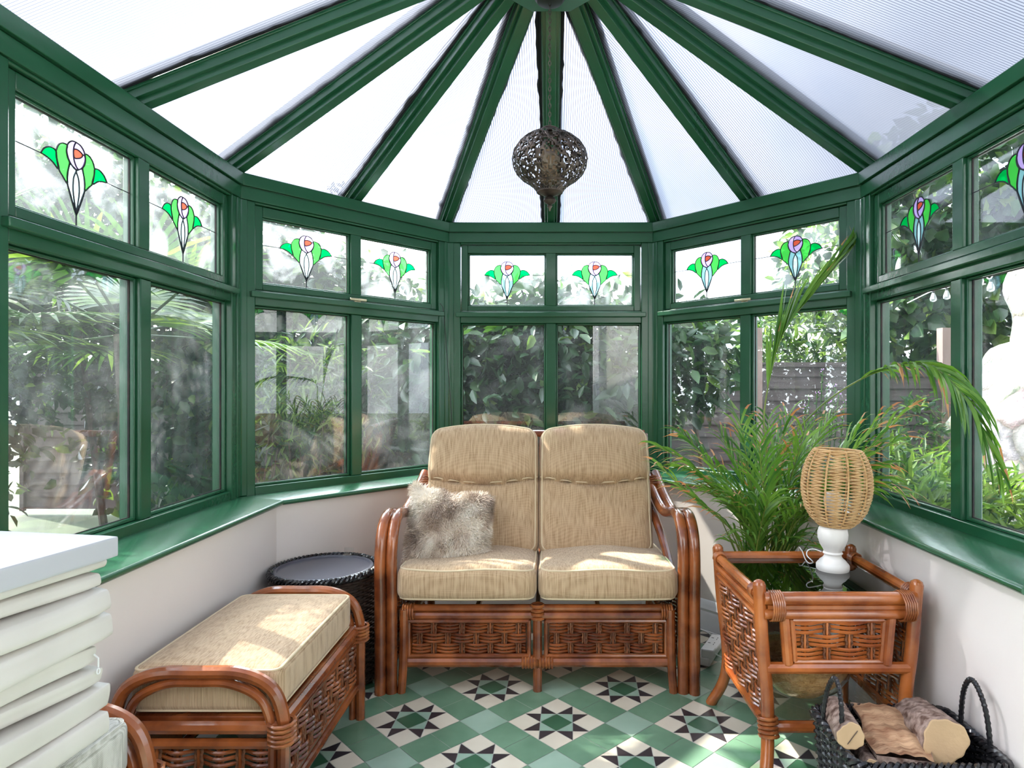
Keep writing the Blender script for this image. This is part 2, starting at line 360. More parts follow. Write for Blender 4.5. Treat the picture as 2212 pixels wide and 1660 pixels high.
# ---------------------------------------------------------------- room geometry
D1 = 3.80; C1X = .609; C2X = 1.4155; C2Y = 2.907; NEAR = 1.60
PL = [Vector((-C2X, -.32)), Vector((-C2X, C2Y)), Vector((-C1X, D1)), Vector((C1X, D1)), Vector((C2X, C2Y)), Vector((C2X, -.32))]
PW = [Vector((-C2X, NEAR)), PL[1], PL[2], PL[3], PL[4], Vector((C2X, NEAR))]
def seg_t(A, B): return (B-A).normalized()
def seg_n(A, B):
    t = seg_t(A, B); return Vector((-t.y, t.x))
def off(pl, i, n):
    """point of the polyline's vertex i offset outward by n with a mitre"""
    if i == 0: return pl[0]+seg_n(pl[0], pl[1])*n
    if i == len(pl)-1: return pl[-1]+seg_n(pl[-2], pl[-1])*n
    n1 = seg_n(pl[i-1], pl[i]); n2 = seg_n(pl[i], pl[i+1])
    b = (n1+n2).normalized(); return pl[i]+b*(n/b.dot(n1))
def sweep(mb, pl, i, prof, mi=0):
    """closed profile [(n,z)...] swept over polyline segment i with mitred ends"""
    k = len(prof); vs = []
    for e in (i, i+1):
        for (n, z) in prof:
            p = off(pl, e, n); vs.append((p.x, p.y, z))
    fs = [(a, (a+1) % k, k+(a+1) % k, k+a) for a in range(k)]+[tuple(range(k-1, -1, -1)), tuple(range(k, 2*k))]
    mb.add(vs, fs, mi)
SEG = ['left', 'front_left', 'front', 'front_right', 'right']
for i, s in enumerate(SEG):
    w = MB(); sweep(w, PW, i, [(-.20, 0), (-.20, .728), (.12, .728), (.12, -.15), (-.20, -.15)])
    tag(w.build('wall_'+s, M['white_wall']), kind='structure')
    b = MB(); sweep(b, PW, i, [(-.222, 0), (-.222, .085), (-.214, .098), (-.219, .112), (-.211, .128), (-.205, .15), (-.20, .155), (-.20, 0)])
    tag(b.build('baseboard_'+s, M['board']), kind='structure')
    t = MB(); sweep(t, PW, i, [(-.232, .728), (-.238, .736), (-.236, .745), (-.228, .750), (.10, .750), (.10, .728)])
    tag(t.build('trim_%d' % (i+1), M['green'], angle=60), 'green window sill board', kind='structure')
    t = MB()
    sweep(t, PL, i, [(-.02, 2.168), (-.02, 2.222), (-.014, 2.226), (.13, 2.226), (.13, 2.168)])
    sweep(t, PL, i, [(-.008, 2.108), (-.008, 2.164), (.11, 2.164), (.11, 2.108)])
    sweep(t, PL, i, [(.0, 2.160), (.0, 2.170), (.1, 2.170), (.1, 2.160)])
    tag(t.build('trim_%d' % (i+6), M['green'], bevel=.002), 'green eaves beam', kind='structure')

# windows ------------------------------------------------------------------
ZL0, ZL1, ZU0, ZU1 = .785, 1.629, 1.735, 2.049
def z2m(x, y): return ((x-668)*.579e-3, (640-y)*.579e-3)
def motif_shapes():
    mir = lambda pts: [(1336-x, y) for x, y in pts]
    wing = [(432,315),(450,287),(472,270),(500,260),(530,268),(533,300),(550,362),(510,335),(470,320)]
    petal = [(530,268),(545,232),(570,210),(606,208),(600,240),(608,275),(622,300),(610,345),(605,380),(606,418),(575,388),(550,362),(536,315)]
    rose = [(668,168),(700,174),(724,195),(735,225),(732,255),(715,287),(690,312),(668,322),(640,308),(615,280),(602,240),(606,208),(620,186),(643,171)]
    orange = [(651,212),(675,205),(700,210),(716,222),(704,240),(680,253),(656,258),(649,235)]
    st_l = [(622,300),(611,345),(606,400),(612,435),(632,490),(668,572),(655,500),(646,440),(650,370),(668,325),(640,308)]
    st_m = [(668,325),(686,370),(690,440),(681,500),(668,572),(655,500),(646,440),(650,370)]
    polys = [(wing,0),(mir(wing),0),(petal,1),(mir(petal),1),(rose,2),(orange,3),(st_l,5),(mir(st_l),5),(st_m,4)]
    lines = [wing+[wing[0]], mir(wing+[wing[0]]), petal+[petal[0]], mir(petal+[petal[0]]), rose+[rose[0]], orange+[orange[0]],
             st_l+[st_l[0]], mir(st_l+[st_l[0]]), [(668,168),(655,190),(649,225),(652,265),(664,295),(684,316)], [(735,212),(716,222)], [(668,572),(668,640)],
             [(606,418),(632,480),(655,540),(668,575)], [(730,418),(704,480),(681,540),(668,575)]]
    return polys, lines
POLYS, LINES = motif_shapes()
def window(idx, A, B, latch=False, blue=True, mist='glass_mist', low='glass'):
    L = (B-A).length; t = seg_t(A, B); n = seg_n(A, B)
    Mx = Matrix(((t.x, n.x, 0, A.x), (t.y, n.y, 0, A.y), (0, 0, 1, 0), (0, 0, 0, 1)))
    root = bpy.data.objects.new('window_%d' % idx, None); COL.objects.link(root); tag(root, kind='structure')
    root.matrix_world = Mx
    lo, up, mu = .07, .112, .03; c = L/2
    f = MB()
    f.box((.0, .0, .745), (lo, .09, 2.108)); f.box((L-lo, .0, .745), (L, .09, 2.108))
    f.box((lo, .004, .745), (L-lo, .09, ZL0)); f.box((lo, .004, ZL1), (L-lo, .09, 1.70)); f.box((lo, .004, 2.098), (L-lo, .09, 2.109))
    f.box((.045, -.022, 1.664), (L-.045, .004, 1.692))                       # transom nosing
    f.box((c-mu, .012, ZL0), (c+mu, .088, ZL1))
    for (u0, u1) in ((lo, c-mu), (c+mu, L-lo)):                               # glazing beads
        for (a, b) in (((u0, .028, ZL0), (u1, .046, ZL0+.012)), ((u0, .028, ZL1-.010), (u1, .046, ZL1)), ((u0, .028, ZL0), (u0+.011, .046, ZL1)), ((u1-.011, .028, ZL0), (u1, .046, ZL1))): f.box(a, b)
    f.build('window_frame', M['green'], root, bevel=.004)
    s = MB()
    s.box((lo+.004, .018, 1.704), (up, .075, 2.096)); s.box((L-up, .018, 1.704), (L-lo-.004, .075, 2.096))
    s.box((up, .018, 1.704), (L-up, .075, ZU0)); s.box((up, .018, ZU1), (L-up, .075, 2.096)); s.box((c-mu, .018, ZU0), (c+mu, .075, ZU1))
    for (u0, u1) in ((up, c-mu), (c+mu, L-up)):
        for (a, b) in (((u0, .032, ZU0), (u1, .047, ZU0+.008)), ((u0, .032, ZU1-.008), (u1, .047, ZU1)), ((u0, .032, ZU0), (u0+.008, .047, ZU1)), ((u1-.008, .032, ZU0), (u1, .047, ZU1))): s.box(a, b)
    s.build('sash', M['green'], root, bevel=.003)
    g = MB()                                                                   # dark sealant round the glass
    for (u0, u1, z0, z1) in ((lo+.011, c-mu-.011, ZL0+.012, ZL1-.01), (c+mu+.011, L-lo-.011, ZL0+.012, ZL1-.01), (up+.008, c-mu-.008, ZU0+.008, ZU1-.008), (c+mu+.008, L-up-.008, ZU0+.008, ZU1-.008)):
        w_ = .004
        g.box((u0-.004, .044, z0-.004), (u1+.004, .05, z0+w_*.4)); g.box((u0-.004, .044, z1-w_*.4), (u1+.004, .05, z1+.004))
        g.box((u0-.004, .044, z0), (u0+w_*.6, .05, z1)); g.box((u1-w_*.6, .044, z0), (u1+.004, .05, z1))
    g.build('glazing_seal', M['dark_gap'], root)
    for (u0, u1) in ((lo, c-mu), (c+mu, L-lo)):
        MB().box((u0+.004, .050, ZL0+.004), (u1-.004, .054, ZL1-.003)).build('pane', M[low], root)
    for (u0, u1) in ((up, c-mu), (c+mu, L-up)):
        p = MB().box((u0+.002, .050, ZU0+.002), (u1-.002, .054, ZU1-.002)).build('pane', M[mist], root)
        cu = (u0+u1)/2; zz = ZU0+.006; sc = min(1.0, (u1-u0)/.463)
        ln = MB()
        for l in LINES:
            pts = [(cu+z2m(x, y)[0]*sc, .047, zz+z2m(x, y)[1]*.96) for x, y in l]
            ln.tube(smooth_path(pts, 3), .0024, 5)
        zl = zz+z2m(0, 315)[1]*.96
        ln.tube([(u0+.008, .047, zl), (cu+z2m(432, 315)[0]*sc, .047, zl)], .0017, 5); ln.tube([(cu+z2m(904, 315)[0]*sc, .047, zl), (u1-.008, .047, zl)], .0017, 5)
        ro = ln.build('stained_glass_flower', M['lead'], root)
        names = ['dark_green_leaf', 'green_petal', 'rose_petal', 'rose_heart', 'stem_glass', 'side_stem_glass']
        mats = [M['sg_green'], M['sg_lime'], M['sg_lilac'], M['sg_orange'], M['sg_pale'], M['sg_blue'] if blue else M['sg_pale']]
        for k in range(6):
            q = MB()
            for (pl, mi) in POLYS:
                if mi != k: continue
                cx = sum(x for x, y in pl)/len(pl); cy = sum(y for x, y in pl)/len(pl)
                loop = smooth_path([(x, y, 0) for x, y in pl], 2, True)
                yy = .0487 if k != 3 else .0480
                vs = [(cu+z2m(v.x, v.y)[0]*sc, yy, zz+z2m(v.x, v.y)[1]*.96) for v in loop]
                q.add(vs, [tuple(range(len(vs)))])
            q.build(names[k], mats[k], ro)
    if latch:
        lt = MB(); lt.box((c-.018, .004, 1.694), (c+.02, .014, 1.712)); lt.box((c-.05 if True else 0, -.012, 1.700), (c+.045, -.002, 1.712)); lt.tube([(c, -.008, 1.705), (c, .01, 1.705)], .007, 8)
        o = lt.build('latch', M['brass'], root, bevel=.002); o['label'] = 'brass casement latch'
    return root
window(1, PW[0], PW[1], blue=False, mist='glass_fog', low='glass_glare'); window(2, PW[1], PW[2], latch=True, blue=False, low='glass_glare'); window(3, PW[2], PW[3])
window(4, PW[3], PW[4], latch=True); window(5, PW[4], PW[5], mist='glass')
# corner posts
k = 11
for i in (1, 2, 3, 4):
    n1 = seg_t(PW[i-1], PW[i]); n2 = seg_t(PW[i], PW[i+1])
    for z0, z1, inn, w_ in ((.75, 2.108, -.006, .032),):
        a = off(PW, i, inn); b = off(PW, i, .10)
        e1 = PW[i]-n1*w_; m1 = seg_n(PW[i-1], PW[i]); e2 = PW[i]+n2*w_; m2 = seg_n(PW[i], PW[i+1])
        poly = [tuple(e1+m1*inn), tuple(a), tuple(e2+m2*inn), tuple(e2+m2*.1), tuple(b), tuple(e1+m1*.1)]
        t = MB().prism(poly, z0, z1)
    tag(t.build('trim_%d' % k, M['green'], bevel=.005), 'green corner post', kind='structure'); k += 1
for sx in (-1, 1):                                                             # end posts and the returns of the house wall
    t = MB().box((min(sx*(C2X-.012), sx*(C2X+.12)), NEAR-.06, .0), (max(sx*(C2X-.012), sx*(C2X+.12)), NEAR+.02, 2.108))
    tag(t.build('trim_%d' % k, M['green'], bevel=.005), 'green end post', kind='structure'); k += 1
w = MB().box((-1.75, NEAR-.3, -.15), (-C2X-.02, NEAR-.07, 2.3)); tag(w.build('wall_near_left', M['house_wall']), kind='structure')
w = MB().box((C2X+.02, NEAR-.3, -.15), (1.75, NEAR-.07, 2.3)); tag(w.build('wall_near_right', M['house_wall']), kind='structure')
w = MB().box((-2.35, -1.2, -.15), (-2.2, NEAR-.3, .75)); tag(w.build('wall_side_left', M['house_wall']), kind='structure')
w = MB().box((2.2, -1.2, -.15), (2.35, NEAR-.3, .75)); tag(w.build('wall_side_right', M['house_wall']), kind='structure')
w = MB()
w.box((-3.5, -1.3, -.15), (-1.55, -1.1, 3.0)); w.box((.66, -1.3, -.15), (3.5, -1.1, 3.0)); w.box((-1.55, -1.3, 2.75), (.66, -1.1, 3.0))
tag(w.build('wall_back', M['house_wall']), kind='structure')
d = MB()
d.box((-1.55, -1.14, 0), (-1.47, -1.04, 2.75)); d.box((.58, -1.14, 0), (.66, -1.04, 2.75)); d.box((-1.55, -1.14, 2.67), (.66, -1.04, 2.75))
tag(d.build('door_1', M['board'], bevel=.004), kind='structure')
w = MB().box((-2.6, -2.1, -.15), (1.6, -2.0, 3.2)); w.box((-2.6, -2.1, 2.95), (1.4, -1.3, 3.1)); tag(w.build('wall_hall', M['hall']), kind='structure')

# roof ---------------------------------------------------------------------
HY, HZ = 2.25, 2.80; ZP0 = 2.292; APEX = Vector((0, HY, HZ+.068))
def roof_panel(e0, e1, r0, r1, nv):
    """e0,e1 eave points (2D, on the frame line), r0,r1 ridge points (3D); extended outward by .12"""
    def pt(e, r):
        a = Vector((e.x, e.y, ZP0)); d = (a-r); return a+d*(.12/max(.2, Vector((d.x, d.y)).length))
    a, b = pt(e0, r0), pt(e1, r1)
    t = (e1-e0).normalized()
    vs = [a, b, r1] if (r0-r1).length < 1e-6 else [a, b, r1, r0]
    nrm = (vs[1]-vs[0]).cross(vs[2]-vs[0]).normalized()
    if nrm.z < 0: nrm = -nrm
    k_ = len(vs); allv = [tuple(v) for v in vs]+[tuple(v+nrm*.010) for v in vs]
    mb = MB(); mb.add(allv, [tuple(range(k_-1, -1, -1)), tuple(range(k_, 2*k_))]+[(i, (i+1) % k_, k_+(i+1) % k_, k_+i) for i in range(k_)])
    o = mb.build('ceiling', M['poly']); uvl = o.data.uv_layers.new(name='UVMap')
    for li, l in enumerate(o.data.loops):
        co = o.data.vertices[l.vertex_index].co
        uvl.data[li].uv = (co.x*t.x+co.y*t.y, co.z)
    tag(o, 'ribbed clear roof sheet', kind='structure'); return o
V2 = lambda x, y: Vector((x, y))
mid = lambda a, b: (a+b)/2
SIDE_L, SIDE_R = 2.235, 2.235
eL = [V2(-C2X, SIDE_L), PL[1], mid(PL[1], PL[2]), PL[2], V2(0, D1), PL[3], mid(PL[3], PL[4]), PL[4], V2(C2X, SIDE_R)]
for a, b in zip(eL[:-1], eL[1:]): roof_panel(a, b, APEX, APEX, None)
roof_panel(V2(-C2X, -.3), eL[0], Vector((0, -.3, APEX.z)), APEX, None); roof_panel(eL[-1], V2(C2X, -.3), APEX, Vector((0, -.3, APEX.z)), None)
def rafter(S, E, name):
    d = (E-S); L = d.length; x = d.normalized(); side = Vector((x.y, -x.x, 0)).normalized(); up = side.cross(x)
    if up.z < 0: up = -up
    Mx = Matrix(((x.x, side.x, up.x, S.x), (x.y, side.y, up.y, S.y), (x.z, side.z, up.z, S.z), (0,0,0,1)))
    r = MB(); r.box((-.06, -.021, .0), (L, .021, .05), 0, Mx); r.box((-.06, -.036, .022), (L, .036, .060), 0, Mx); r.box((-.06, -.041, .050), (L, .041, .061), 0, Mx)
    o = tag(r.build(name, M['green'], bevel=.002), 'green roof rafter', kind='structure')
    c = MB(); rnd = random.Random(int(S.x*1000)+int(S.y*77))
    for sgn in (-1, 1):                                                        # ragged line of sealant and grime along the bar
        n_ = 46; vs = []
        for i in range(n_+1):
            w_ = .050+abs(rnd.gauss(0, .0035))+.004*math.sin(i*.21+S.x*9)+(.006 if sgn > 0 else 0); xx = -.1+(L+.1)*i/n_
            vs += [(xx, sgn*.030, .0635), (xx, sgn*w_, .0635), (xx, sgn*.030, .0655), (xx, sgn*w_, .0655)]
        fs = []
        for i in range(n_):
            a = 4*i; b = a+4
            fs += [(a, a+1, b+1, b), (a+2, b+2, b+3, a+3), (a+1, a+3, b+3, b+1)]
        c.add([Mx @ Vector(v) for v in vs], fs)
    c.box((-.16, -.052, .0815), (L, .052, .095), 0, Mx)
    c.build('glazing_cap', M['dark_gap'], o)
ti = k
hub2 = Vector((0, HY, HZ))
for e in eL:
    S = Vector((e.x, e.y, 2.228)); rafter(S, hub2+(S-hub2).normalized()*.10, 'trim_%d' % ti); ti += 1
for (x, y) in ((-C2X, 1.30), (C2X, 1.68), (-C2X, .5), (C2X, .5), (-C2X, -.28), (C2X, -.28)):
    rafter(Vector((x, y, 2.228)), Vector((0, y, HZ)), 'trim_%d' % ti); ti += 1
r = MB(); r.box((-.04, -.3, HZ-.03), (.04, HY, HZ+.06)); tag(r.build('trim_%d' % ti, M['green'], bevel=.004), 'green ridge beam', kind='structure'); ti += 1
h = MB(); a8 = [PI/8+i*PI/4 for i in range(8)]
h.prism([(.21*math.cos(a), HY+.21*math.sin(a)) for a in a8], 2.700, 2.83); h.prism([(.196*math.cos(a), HY+.196*math.sin(a)) for a in a8], 2.677, 2.70)
tag(h.build('trim_%d' % ti, M['green'], bevel=.004), 'green octagonal roof boss', kind='structure'); ti += 1

# floor tiles ----------------------------------------------------------------
fl = MB(); S9 = .3834/4.5; SX, SY = .0207, 2.379; ang = math.radians(45-1.63)
ax = Vector((math.cos(ang), math.sin(ang))); bx = Vector((-math.sin(ang), math.cos(ang)))
def tile(pts, mi):
    cx = sum(p[0] for p in pts)/len(pts); cy = sum(p[1] for p in pts)/len(pts); vs = []
    n_ = len(pts); g_ = .0011
    # inset every edge by the grout half width
    ar = sum(pts[i][0]*pts[(i+1) % n_][1]-pts[(i+1) % n_][0]*pts[i][1] for i in range(n_))
    if ar < 0: pts = pts[::-1]
    for i in range(n_):
        p0, p1, p2 = Vector(pts[i-1]), Vector(pts[i]), Vector(pts[(i+1) % n_])
        d1 = (p1-p0).normalized(); d2 = (p2-p1).normalized(); m1 = Vector((-d1.y, d1.x)); m2 = Vector((-d2.y, d2.x)); bb = (m1+m2).normalized()
        q = p1+bb*(g_/max(.25, bb.dot(m1))); w_ = V2(SX, SY)+ax*q.x+bx*q.y; vs.append((w_.x, w_.y, 0.0))
    fl.add(vs, [tuple(range(n_))], mi)
s = S9
for i in range(-16, 13):
    for j in range(-16, 13):
        o_ = (i*4.5*s, j*4.5*s); wc = V2(SX, SY)+ax*o_[0]+bx*o_[1]
        if abs(wc.x) > 2.3 or wc.y < -.9 or wc.y > 4.0: continue
        R = lambda x0, y0, x1, y1, mi: tile([(o_[0]+x0*s, o_[1]+y0*s), (o_[0]+x1*s, o_[1]+y0*s), (o_[0]+x1*s, o_[1]+y1*s), (o_[0]+x0*s, o_[1]+y1*s)], mi)
        T = lambda pts, mi: tile([(o_[0]+x*s, o_[1]+y*s) for x, y in pts], mi)
        R(-.5, -.5, .5, .5, 5)
        for cx, cy in ((-1, -1), (1, -1), (1, 1), (-1, 1)): R(cx-.5, cy-.5, cx+.5, cy+.5, 1)
        for rot in range(4):
            def rt(p):
                x, y = p
                for _ in range(rot): x, y = -y, x
                return (x, y)
            c_ = (0, 1); a_, b_, cc, dd = (-.5, .5), (.5, .5), (.5, 1.5), (-.5, 1.5)
            T([rt(a_), rt(b_), rt(c_)], 3); T([rt(b_), rt(cc), rt(c_)], 2); T([rt(cc), rt(dd), rt(c_)], 1); T([rt(dd), rt(a_), rt(c_)], 2)
        R(1.5, -1.5, 3, 0, 4); R(1.5, 0, 3, 1.5, 4); R(-1.5, 1.5, 0, 3, 4); R(0, 1.5, 1.5, 3, 4); R(1.5, 1.5, 3, 3, 3)
fl.box((-2.2, -2.5, -.15), (2.2, NEAR, -.0015), 0)
fl.prism([(-1.3, NEAR), (1.3, NEAR), (1.3, 2.85), (.55, 3.68), (-.55, 3.68), (-1.3, 2.85)], -.15, -.0015, 0)
# keep only tiles inside the walls
keep = []
inner = [(-2.25, -1.2), (2.25, -1.2), (2.25, 1.35), (1.30, 1.35), (1.30, 2.87), (.56, 3.70), (-.56, 3.70), (-1.30, 2.87), (-1.30, 1.35), (-2.25, 1.35)]
def inside(x, y):
    c_ = False; n_ = len(inner)
    for i in range(n_):
        (x1, y1), (x2, y2) = inner[i], inner[(i+1) % n_]
        if (y1 > y) != (y2 > y) and x < (x2-x1)*(y-y1)/(y2-y1)+x1: c_ = not c_
    return c_
nf = []; nm = []
for f, m_ in zip(fl.f, fl.m):
    if m_ == 0: nf.append(f); nm.append(m_); continue
    if all(inside(fl.v[i][0], fl.v[i][1]) for i in f) or inside(sum(fl.v[i][0] for i in f)/len(f), sum(fl.v[i][1] for i in f)/len(f)): nf.append(f); nm.append(m_)
fl.f = nf; fl.m = nm
tag(fl.build('floor', [M['grout'], M['t_cream'], M['t_black'], M['t_mint'], M['t_green'], M['t_dark']]), kind='structure')
g = MB(); g.box((-30, -12, -.4), (30, 40, -.16)); tag(g.build('ground', M['lawn']), 'dark planted ground outside', 'ground', kind='structure')
g = MB(); g.box((2.9, .5, -.16), (9, 6.3, -.14)); tag(g.build('patio', M['patio']), 'pale paving outside the right window', 'paving', kind='structure')

# ---------------------------------------------------------------- furniture
def wpart(mb, name, mat, root, **k):
    """a part whose mesh was laid out in room coordinates, parented to a thing"""
    o = mb.build(name, mat, root, **k); o.matrix_parent_inverse = root.matrix_basis.inverted() if root.parent is None else Matrix()
    return o
def weave(mb, w, h, p=.058, rows=None, Mx=None, mi=0, mr=1, amp=.009, rr=.0052, strands=3):
    """basket weave of triple canes over pairs of twisted rope; local x 0..w, z 0..h, outward is -y"""
    rows = rows or max(1, round(h/.05)); rh = h/rows; n = max(2, round(w/p)); p = w/n
    for r in range(rows):
        for s_ in range(strands):
            z = rh*r+rh*(s_+.5)/strands
            pts = []
            for i in range(n*5+1):
                u = i/5
                pts.append((u*p, -amp*math.cos(PI*(u-.5)+PI*r)*1.0, z))
            mb.tube(pts, min(rr, rh/strands*.47), 5, mi=mi, M=Mx, caps=False)
    for k_ in range(n):
        u = (k_+.5)*p
        for dx in (-.008, .008):
            pts = [(u+dx+.0015*math.sin(i*1.9), .0015*math.cos(i*1.9), h*i/(rows*6)) for i in range(rows*6+1)]
            mb.tube(pts, .0042, 5, mi=mr, M=Mx, caps=False)
        mb.tube([(u, 0, 0), (u, 0, h)], .005, 5, mi=mi, M=Mx, caps=False)
def binding(mb, c, axis, r, w, Mx=None, n=4):
    if isinstance(mb, tuple):
        q_ = MB(); binding(q_, c, axis, r, w, Mx, n); wpart(q_, 'cane_binding', M['binding'], mb[0]) if mb[1] else q_.build('cane_binding', M['binding'], mb[0]); return
    a = Vector(axis).normalized(); c = Vector(c)
    for i in range(n):
        q = c+a*(w*(i/(n-1)-.5)); u = a.orthogonal().normalized(); v = a.cross(u)
        mb.tube([q+u*r*math.cos(t*PI/5)+v*r*math.sin(t*PI/5) for t in range(10)], w/n*.52, 5, closed=True, M=Mx)
def piping_path(w, d, h, r, fn=None, top=True, n=6):
    k = r*.7071; X, Y, Z = w/2-r+k, d/2-r+k, (h/2-r+k)*(1 if top else -1); pts = []
    rr = r*.9
    for cx, cy, a0 in ((X-rr, Y-rr, 0), (-X+rr, Y-rr, PI/2), (-X+rr, -Y+rr, PI), (X-rr, -Y+rr, 1.5*PI)):
        for i in range(n+1):
            a = a0+i/n*PI/2; pts.append(Vector((cx+rr*math.cos(a), cy+rr*math.sin(a), Z)))
        # straight edge to the next corner gets in-between points
    o = []
    for i in range(len(pts)):
        a, b = pts[i], pts[(i+1) % len(pts)]; m_ = max(1, int((b-a).length/.05))
        for j in range(m_): o.append(a+(b-a)*j/m_)
    if fn: o = [Vector(fn(p)) for p in o]
    return o
def cushion(name, root, w, d, h, Mx, mat, fn=None, r=.03, n=18, pipe=True, label=None):
    vs, fs = rbox(w, d, h, r, n, fn)
    o = MB().add(vs, fs, 0, Mx).build(name, mat, root, angle=80)
    if label: o['label'] = label
    if pipe:
        for top in (True, False): MB().tube(piping_path(w, d, h, r, fn, top), .0042, 6, closed=True, M=Mx).build('piping', M['piping'] if mat is M['fabric'] else mat, o)
    return o

# loveseat -------------------------------------------------------------------
SO = Vector((-.055, 2.60, 0))
sofa = thing('rattan_loveseat', 'two seater rattan loveseat with oatmeal cushions in front of the middle window', 'sofa', SO)
side_path = [(0,0),(0,.2),(0,.38),(-.004,.52),(.012,.62),(.06,.682),(.14,.705),(.25,.688),(.36,.672),(.46,.70),(.57,.757),(.66,.81)]
for sgn, nm in ((-1, 'left'), (1, 'right')):
    def sx(x, y): return sgn*(x-max(0, y-.25)*.13)
    for x0 in (.640, .596):
        a = MB(); a.tube(smooth_path([(sx(x0, y), y+(0 if x0 > .62 else .012), z) for y, z in side_path], 5), .0235, 12)
        a.build('arm_cane', M['rattan'], sofa)
    a = MB()
    a.tube(smooth_path([(sx(.575,0), .05, .40), (sx(.575,.2), .16, .445), (sx(.58,.3), .30, .52), (sx(.58,.45), .45, .62), (sx(.575,.6), .62, .70)], 5), .019, 10)
    a.tube([(sgn*.60, .04, .118), (sgn*.56, .70, .118)], .017, 8)
    a.build('arm_brace', M['rattan'], sofa)
    a = MB(); Mx = Matrix.Translation((sgn*.585, .05, .13)) @ Matrix.Rotation(PI/2, 4, 'Z'); weave(a, .58, .28, Mx=Mx)
    a.build('side_woven_panel', [M['rattan'], M['rope']], sofa)
    a = MB(); a.tube(smooth_path([(sgn*.556, .012, 0), (sgn*.548, .012, .12), (sgn*.545, .012, .34)], 3), .018, 10); a.build('leg', M['rattan'], sofa)
    a = MB(); a.tube(smooth_path([(sgn*.565, .74, 0), (sgn*.56, .66, .30), (sgn*.555, .70, .6), (sgn*.55, .80, 1.0)], 5), .020, 10); a.build('rear_leg', M['rattan'], sofa)
a = MB()
for z, r_, x in ((.340, .015, .55), (.308, .017, .55), (.118, .0215, .555)): a.tube([(-x, .03, z), (x, .03, z)], r_, 10)
for z in (.10, .34): a.tube([(-.55, .70, z), (.55, .70, z)], .018, 8)
for x in (-.5, -.25, 0, .25, .5): a.tube([(x, .03, .335), (x, .70, .31)], .012, 8)
a.build('seat_frame', M['rattan'], sofa)
a = MB(); a.tube([(0, .028, 0), (0, .028, .35)], .019, 10); a.build('leg', M['rattan'], sofa)
a = MB()
for z, r_, y in ((1.0, .019, .80), (.40, .017, .67)): a.tube([(-.552, y, z), (.552, y, z)], r_, 10)
for i in range(13): a.tube([(-.48+.08*i, .675, .40), (-.48+.08*i, .73, .72), (-.48+.08*i, .80, 1.0)], .008, 6)
a.build('back_frame', M['rattan'], sofa)
for x0 in (-.528, .035):
    a = MB(); w_ = .493; Mx = Matrix.Translation((x0+.014, .03, .154)); weave(a, w_-.028, .124, rows=3, Mx=Mx)
    a.build('woven_panel', [M['rattan'], M['rope']], sofa)
    a = MB()
    for (p, q) in (((x0, .024, .145), (x0+w_, .024, .145)), ((x0, .024, .287), (x0+w_, .024, .287)), ((x0, .024, .14), (x0, .024, .292)), ((x0+w_, .024, .14), (x0+w_, .024, .292))): a.tube([p, q], .0085, 8)
    a.box((x0, .045, .145), (x0+w_, .050, .287)); a.build('panel_frame', M['rattan'], sofa)
a = (sofa, 0)
binding(a, (0, .03, .325), (0,0,1), .026, .05); binding(a, (-.03, .03, .118), (1,0,0), .0245, .06, n=6); binding(a, (.03, .03, .118), (1,0,0), .0245, .06, n=6)
for s_ in (-1, 1):
    binding(a, (s_*.53, .03, .325), (1,0,0), .03, .04, n=5); binding(a, (s_*.57, .60, .76), (0,.8,.5), .034, .05)
def seat_fn(sg):
    def f(p):
        x, y, z = p.x/.285, p.y/.31, p.z
        puff = max(0, (1-x*x))*max(0, (1-y*y))
        if z > 0: z += .018*puff+.004*math.sin(p.x*17+sg)
        p2 = Vector((p.x*(1+.012*(1-y*y)), p.y-(.012*(1-x*x) if p.y < 0 else 0), z)); return p2
    return f
for sg, x in ((0, -.288), (1.7, .288)):
    Mx = Matrix.Translation((x, .285, .432)) @ Matrix.Rotation(math.radians(-3.5), 4, 'X')
    cushion('seat_cushion', sofa, .570, .63, .140, Mx, M['fabric'], seat_fn(sg), r=.045, n=20)
def back_fn(p):
    # z is the height along the cushion, y the thickness (front is negative)
    H, Wd = .30, .268
    x, z = p.x/Wd, p.z/H
    seam = .22-.11*(1-x*x)
    f = 1+.10*(1-x*x)
    y = p.y
    if y < 0:
        if z > seam: y = y*1.08-.040*math.sqrt(max(0, (1-z)*(z-seam)))*2*math.sqrt(max(0, 1-x*x*.9))
        else: y = y*.78-.020*math.sqrt(max(0, (z+1)*(seam-z)))*math.sqrt(max(0, 1-x*x*.9))
        y += .034*math.exp(-((z-seam)/.045)**2)*(1-.6*x*x)
        if z < seam: y += .004*math.sin(p.x*22+z*9)
    else: y *= .8
    zz = p.z+(.030*(1-x*x)*max(0, z))
    xx = p.x*(1.0-.03*max(0, z)**3)
    return Vector((xx, y, zz))
